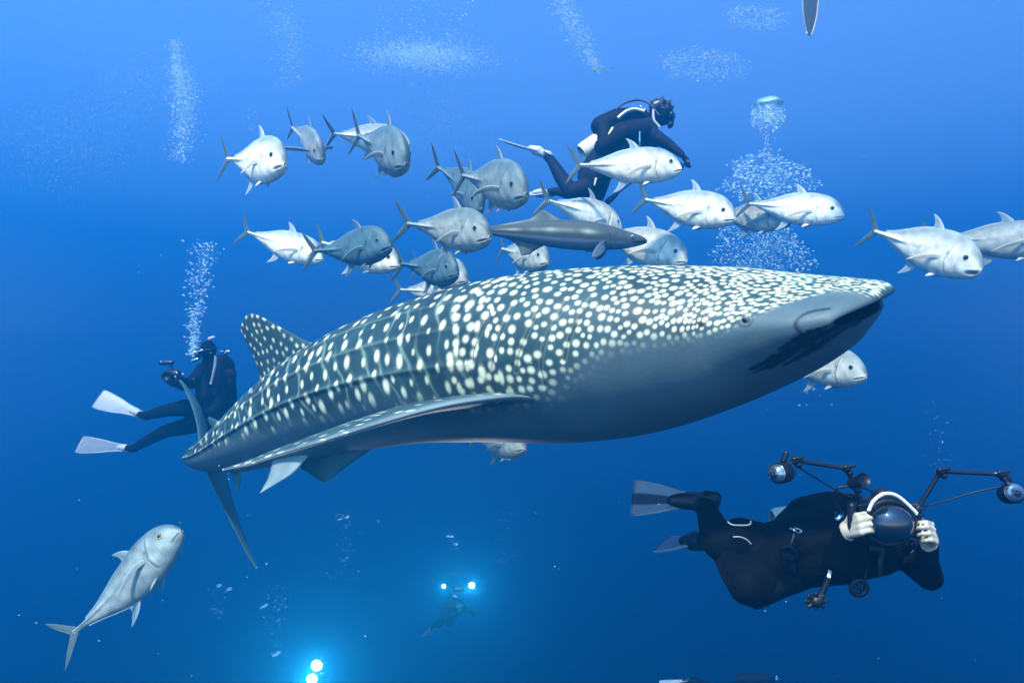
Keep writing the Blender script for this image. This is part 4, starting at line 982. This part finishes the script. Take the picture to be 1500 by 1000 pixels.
# a diver above the picture whose fin hangs into it
def overhead_diver():
    D = 5.0; root = person('person', P(1230, -150, D), 'diver overhead showing only one dark hanging fin')
    q = lambda x, y, dd=0.: P(x, y, D+dd)
    B = chain([(q(1330,-250),.15), (q(1400,-300,.1),.16), (q(1470,-340,.2),.14)])+chain([(q(1490,-350,.2),.07), (q(1510,-365,.2),.075)])+[ball(q(1520,-378,.2), .11, 12, 16)]
    for k, (x, y) in ((1, (1186,-85)), (-1, (1260,-60))): B += chain([(q(1320,-245,.1*k),.12), (q(1250,-200,.1*k),.08), (q(x+8,y-20,.05*k),.05), (q(x,y,.05*k),.042)])
    for k in (-1, 1): w = q(1440, -220, .3*k); B += chain([(q(1460,-330,.3*k),.075), (q(1440,-270,.35*k),.055), (w,.036)])+hand(w, (-.3, 0, -1), (-1, 0, 0), (0, -1, 0))
    body_mesh(root, B, .016, M_SUIT, (), 4)
    mask_and_reg(root, q(1520,-378,.2), (.7, -.5, .2), (0, 0, 1), .105)
    tank(root, q(1330,-275,.25), q(1465,-375,.35), .095, M_NYLON)
    swim_fin(root, q(1187,-78,.05), None, q(1184,57,.0), np.array([1, .35, 0]), width=.15, blade=(.05,.07,.07), point=True)
    swim_fin(root, q(1260,-60,-.05), None, q(1330,-140,.3), np.array([.4, 1, 0]), width=.2, blade=(.06,.08,.08))
overhead_diver()
# ------------------------------------------------------------------ bubbles
def bubble_mat(name, lo, dmix):
    m = bpy.data.materials.new(name); m.use_nodes = True; n = m.node_tree.nodes; l = m.node_tree.links; n.clear()
    out = n.new('ShaderNodeOutputMaterial'); mix = n.new('ShaderNodeMixShader'); tr = n.new('ShaderNodeBsdfTransparent'); mx2 = n.new('ShaderNodeMixShader'); gl = n.new('ShaderNodeBsdfGlossy'); df = n.new('ShaderNodeBsdfDiffuse'); fr = n.new('ShaderNodeFresnel'); mr = n.new('ShaderNodeMapRange')
    gl.inputs['Roughness'].default_value = .18; gl.inputs['Color'].default_value = (.80,.95,1,1); df.inputs['Color'].default_value = (.60,.86,.86,1); mx2.inputs[0].default_value = dmix
    fr.inputs['IOR'].default_value = 1.33; mr.inputs['From Min'].default_value = .02; mr.inputs['From Max'].default_value = .5; mr.inputs['To Min'].default_value = lo; mr.inputs['To Max'].default_value = .95
    l.new(fr.outputs[0], mr.inputs[0]); l.new(mr.outputs[0], mix.inputs[0]); l.new(gl.outputs[0], mx2.inputs[1]); l.new(df.outputs[0], mx2.inputs[2])
    l.new(tr.outputs[0], mix.inputs[1]); l.new(mx2.outputs[0], mix.inputs[2]); l.new(mix.outputs[0], out.inputs['Surface'])
    return m
M_BUB = bubble_mat('air_bubble', .06, .15)
M_FINE = bubble_mat('fine_bubble', .5, .8)
M_FOAM = make_mat('bubble_froth', (.80,.82,.78), rough=.5, spec=.5, alpha=.55)
def unit_ball(nu, nv):
    v, f = ball((0, 0, 0), 1.0, nu, nv); return v, np.array(f)
UB_S = unit_ball(4, 5); UB_L = unit_ball(10, 16)
def bubble_cloud(name, centers, radii, label, big=False, material=None, flat=.7):
    """every bubble a small flattened ball; one uncountable cloud = one object"""
    v0, f0 = UB_L if big else UB_S
    c = np.asarray(centers, float); r = np.asarray(radii, float); n = len(c)
    sc = np.stack([r*rng.uniform(.8, 1.5, n), r*rng.uniform(.8, 1.3, n), r*flat*rng.uniform(.7, 1.1, n)], -1)
    a = rng.uniform(-.5, .5, n); ca, sa = np.cos(a)[:, None], np.sin(a)[:, None]
    v = v0[None]*sc[:, None]; x = v[..., 0]*ca-v[..., 2]*sa; z = v[..., 0]*sa+v[..., 2]*ca
    v = np.stack([x, v[..., 1], z], -1)+c[:, None]
    f = (f0[None]+(np.arange(n)*len(v0))[:, None, None]).reshape(-1, 4)
    o = mesh_obj(name, v.reshape(-1, 3), f, material or (M_BUB if big else M_FINE))
    tag(o, label, 'bubbles', kind='stuff'); return o
def pix(px, py, d):
    px, py, d = (np.asarray(q, float) for q in (px, py, d)); return np.stack([(px-750)/1000*d, d+0*px, (500-py)/1000*d], -1)
def plume(path, n, d, r0, r1, label, dd=.25, tail=2.2):
    """path: [(px, py, half-width px, density weight)] from bottom to top"""
    p = np.array(path, float); w = (p[:-1, 3]+p[1:, 3])/2; k = rng.choice(len(p)-1, n, p=w/w.sum()); t = rng.random(n)
    q = p[k]*(1-t)[:, None]+p[k+1]*t[:, None]
    # curdled: bubbles gather in little swarms
    ns = max(6, n//22); sx = rng.normal(0, .5, ns); sw = rng.integers(0, ns, n); 
    x = q[:, 0]+q[:, 2]*(rng.normal(0, .36, n)+.44*sx[sw]); y = q[:, 1]+rng.normal(0, 3, n)
    r = r0+(r1-r0)*rng.random(n)**(tail*2.2)
    return bubble_cloud('bubble_plume', pix(x, y, d+rng.normal(0, dd, n)), r*.85, label, flat=.55)
# the photographed exhaust of each diver, and the columns drifting up from below
plume([(281,520,7,1.2),(283,505,9,1.6),(285,490,10,1.4),(282,468,12,1.2),(292,455,12,.5),(291,430,20,1.2),(292,410,22,1.6),(296,390,22,1.4),(300,372,26,1.8),(303,356,26,1.0)], 1500, 8.1, .003, .022, 'white exhaust bubbles rising from the diver behind the shark\'s tail')
bubble_cloud('bubble_plume', pix(rng.normal(283, 6, 16), rng.uniform(440, 512, 16), 8.0+0*rng.random(16)), rng.uniform(.015, .036, 16), 'large flat bubbles right above the tail diver\'s mouthpiece', big=True, flat=.4)
plume([(262,235,22,.5),(268,200,24,1.2),(272,160,26,2.0),(268,125,24,2.2),(262,95,18,1.2),(255,60,16,.4)], 4200, 7.6, .0025, .015, 'sunlit golden column of sparkling bubbles high over the white-finned diver')
plume([(425,130,20,.3),(430,90,28,.8),(425,50,36,1.0),(410,20,44,.9),(395,-20,50,.6)], 1600, 7.8, .003, .013, 'loose sparkling bubbles above the dusky trevallies')
plume([(365,190,20,.7),(372,165,22,1.0),(360,150,22,.4)], 120, 7.8, .003, .010, 'thin patch of bubbles over the lone staring trevally')
plume([(880,105,10,.5),(868,90,16,.8),(850,60,24,1.2),(835,30,26,1.5),(825,0,26,1.3),(820,-30,26,.8)], 2600, 7.2, .0025, .015, 'slanting bubble column above the high diver\'s tank')
bubble_cloud('bubble_plume', pix(rng.normal(884, 10, 9), rng.normal(101, 4, 9), 7.1+0*rng.random(9)), rng.uniform(.018, .035, 9), 'flat burst bubbles at the foot of the slanting column', big=True, flat=.35)
n = 9000; a = rng.normal(0, 1, n); x = 622+44*a+rng.choice([-18, 14], n); y = 82+12*rng.normal(0, 1, n)+.03*(x-620)
bubble_cloud('bubble_plume', pix(x, y, 9.5+rng.normal(0, .4, n)), .0025+.009*rng.random(n)**4, 'pinkish-white froth patch lying high over the middle of the school')
n = 260; bubble_cloud('bubble_plume', pix(rng.uniform(550, 700, n), rng.uniform(0, 60, n), 8.5+rng.normal(0, .5, n)), .003+.010*rng.random(n)**3, 'sprinkled bubbles above the froth patch')
def ring(cx, cy, rx, ry, n, d, label, th=.24):
    a = rng.uniform(0, 6.283, n)+.5*np.sin(3*rng.uniform(0, 6.283, n)); k = 1+rng.normal(0, th, n)-.55*rng.random(n)**2+.15*np.sin(2*a+1); bubble_cloud('bubble_plume', pix(cx+rx*k*np.cos(a), cy+ry*k*np.sin(a), d+.5*np.sin(a)), .002+.009*rng.random(n)**4, label)
ring(1031, 95, 48, 22, 1800, 8.0, 'larger faint ring of bubbles right of the high diver\'s head')
ring(1108, 26, 33, 17, 1200, 8.0, 'smaller faint ring of bubbles beside the hanging fin')
# mushroom-shaped burst ahead of the high diver
n = 1900; a = rng.uniform(0, 6.283, n); k = np.sqrt(rng.random(n)); yy = 172+24*rng.normal(0, .45, n); wd = np.interp(yy, [140, 155, 175, 200, 215], [18, 27, 27, 20, 6])
bubble_cloud('bubble_plume', pix(1125+wd*k*np.cos(a), yy, 6.6+.15*np.sin(a)), .002+.010*rng.random(n)**4.5, 'mushroom head of fine bubbles right of the high diver')
plume([(1122,238,8,.6),(1126,225,6,.8),(1122,210,7,1),(1124,195,10,1)], 120, 6.6, .003, .012, 'thin bubble stem under the mushroom-shaped burst')
n = 2600; a = rng.uniform(0, 6.283, n); k = rng.random(n)**.62*(1+.14*np.sin(3*a+1)+.10*np.sin(7*a)); x = 1125+66*k*np.cos(a)+rng.normal(0, 3, n); y = 262+36*k*np.sin(a)+rng.normal(0, 3, n)
bubble_cloud('bubble_plume', pix(x, y, 7.3+rng.normal(0, .3, n)), .0025+.014*rng.random(n)**5, 'broad bubble cloud above the brilliant white trevally')
n = 3600; a = rng.uniform(0, 6.283, n); k = rng.random(n)**.6*(1+.15*np.sin(2*a+.5)+.12*np.sin(5*a)); x = 1115+66*k*np.cos(a)+rng.normal(0, 4, n); y = 368+48*k*np.sin(a)+rng.normal(0, 4, n)
bubble_cloud('bubble_plume', pix(x, y, 7.6+rng.normal(0, .3, n)), .0025+.012*rng.random(n)**5, 'bubble cloud rising behind the shark\'s head')
bubble_cloud('bubble_plume', pix(rng.normal(1118, 40, 14), rng.normal(248, 18, 14), 7.0+0*rng.random(14)), rng.uniform(.014, .030, 14), 'few large flat bubbles in the broad cloud', big=True, flat=.45)
# the smooth air cap on the mushroom
def air_cap():
    th = np.linspace(0, 2*math.pi, 40, endpoint=False); ph = np.linspace(.02, 1.15, 14); c = P(1126, 160, 6.55)
    g = np.array([[(.145*math.sin(p)*math.cos(t), .145*math.sin(p)*math.sin(t), .115*math.cos(p)-.012*math.cos(3*t)*math.sin(p)**2) for t in th] for p in ph]); v = g.reshape(-1, 3)+c; inner = (g*.93).reshape(-1, 3)+c
    f = [tuple(q) for q in grid_faces(14, 40, wrap_v=True)]; N = len(v); f += [tuple(i+N for i in q[::-1]) for q in f]
    for j in range(40): f.append((13*40+j, N+13*40+j, N+13*40+(j+1) % 40, 13*40+(j+1) % 40))
    o = mesh_obj('air_cap', np.concatenate([v, inner]), f, M_BUB); tag(o, 'smooth silvery air dome capping the mushroom of bubbles', 'bubble')
air_cap()
# faint columns in the deep
for (x, y0, y1, w, n_, d, lb) in ((322,860,905,16,70,12,'faint bubbles between the rising trevally and the brightest lamp'), (408,855,965,16,120,12,'faint bubble column up from the diver at the bottom edge'), (505,750,850,16,130,12,'faint bubble column right of the shark\'s tail tip'), (665,785,845,12,70,13,'small bubbles above the twin lamps'), (742,740,830,18,150,15,'hazy bubble column beside the twin lamps'), (1378,575,690,20,120,11,'faint bubble column above the right strobe'), (1190,560,600,30,50,7,'stray bubbles under the shark\'s chin')):
    n = n_; bubble_cloud('bubble_plume', pix(x+w*rng.normal(0, .5, n), rng.uniform(y0, y1, n), d+rng.normal(0, .3, n)), .003+.016*rng.random(n)**4, lb, material=M_BUB)
for (x, y, r, d, lb) in ((509,757,.055,12,'largest dome bubble topping the faint column right of the shark\'s tail tip'),(498,760,.035,12,'smaller dome bubble beside the one topping the column by the tail tip'),(321,857,.05,11,'dome bubble nearer the rising trevally'),(336,862,.05,11,'dome bubble just past its twin right of the rising trevally'),(659,785,.05,12,'topmost dome bubble over the twin lamps'),(668,796,.045,12,'dome bubble under the topmost one over the twin lamps'),(387,887,.05,11,'dome bubble left of the column above the brightest lamp'),(405,957,.06,11,'dome bubble low beside the brightest lamp')):
    o = bubble_cloud('bubble', pix([x], [y], [d]), [r], None, big=True, flat=.45); del o['kind']; tag(o, lb, 'bubble', 'large bubbles in the deep')
# microbubble clouds added to imitate soft milky light high in the water
for (cx, cy, wx, wy, n, lb) in ((90,210,90,60,5000,'added cloud of tiny bubbles imitating milky light high behind the white-finned diver'), (210,120,90,50,4000,'added haze of tiny bubbles imitating milky light round the golden column'), (640,180,70,60,3500,'added haze of tiny bubbles imitating milky light under the froth patch')):
    bubble_cloud('bubble_plume', pix(cx+wx*rng.normal(0, .7, n), cy+wy*rng.normal(0, .7, n), 11+rng.normal(0, .6, n)), .002+.006*rng.random(n)**5, lb)
# drifting specks over the whole view
n = 700; d = rng.uniform(2.2, 9, n); bubble_cloud('bubble_plume', pix(rng.uniform(-20, 1520, n), 1000*rng.random(n)**1.3, d), .0006+.0010*d*rng.random(n)**3*.9, 'drifting specks and tiny bubbles scattered through the water')
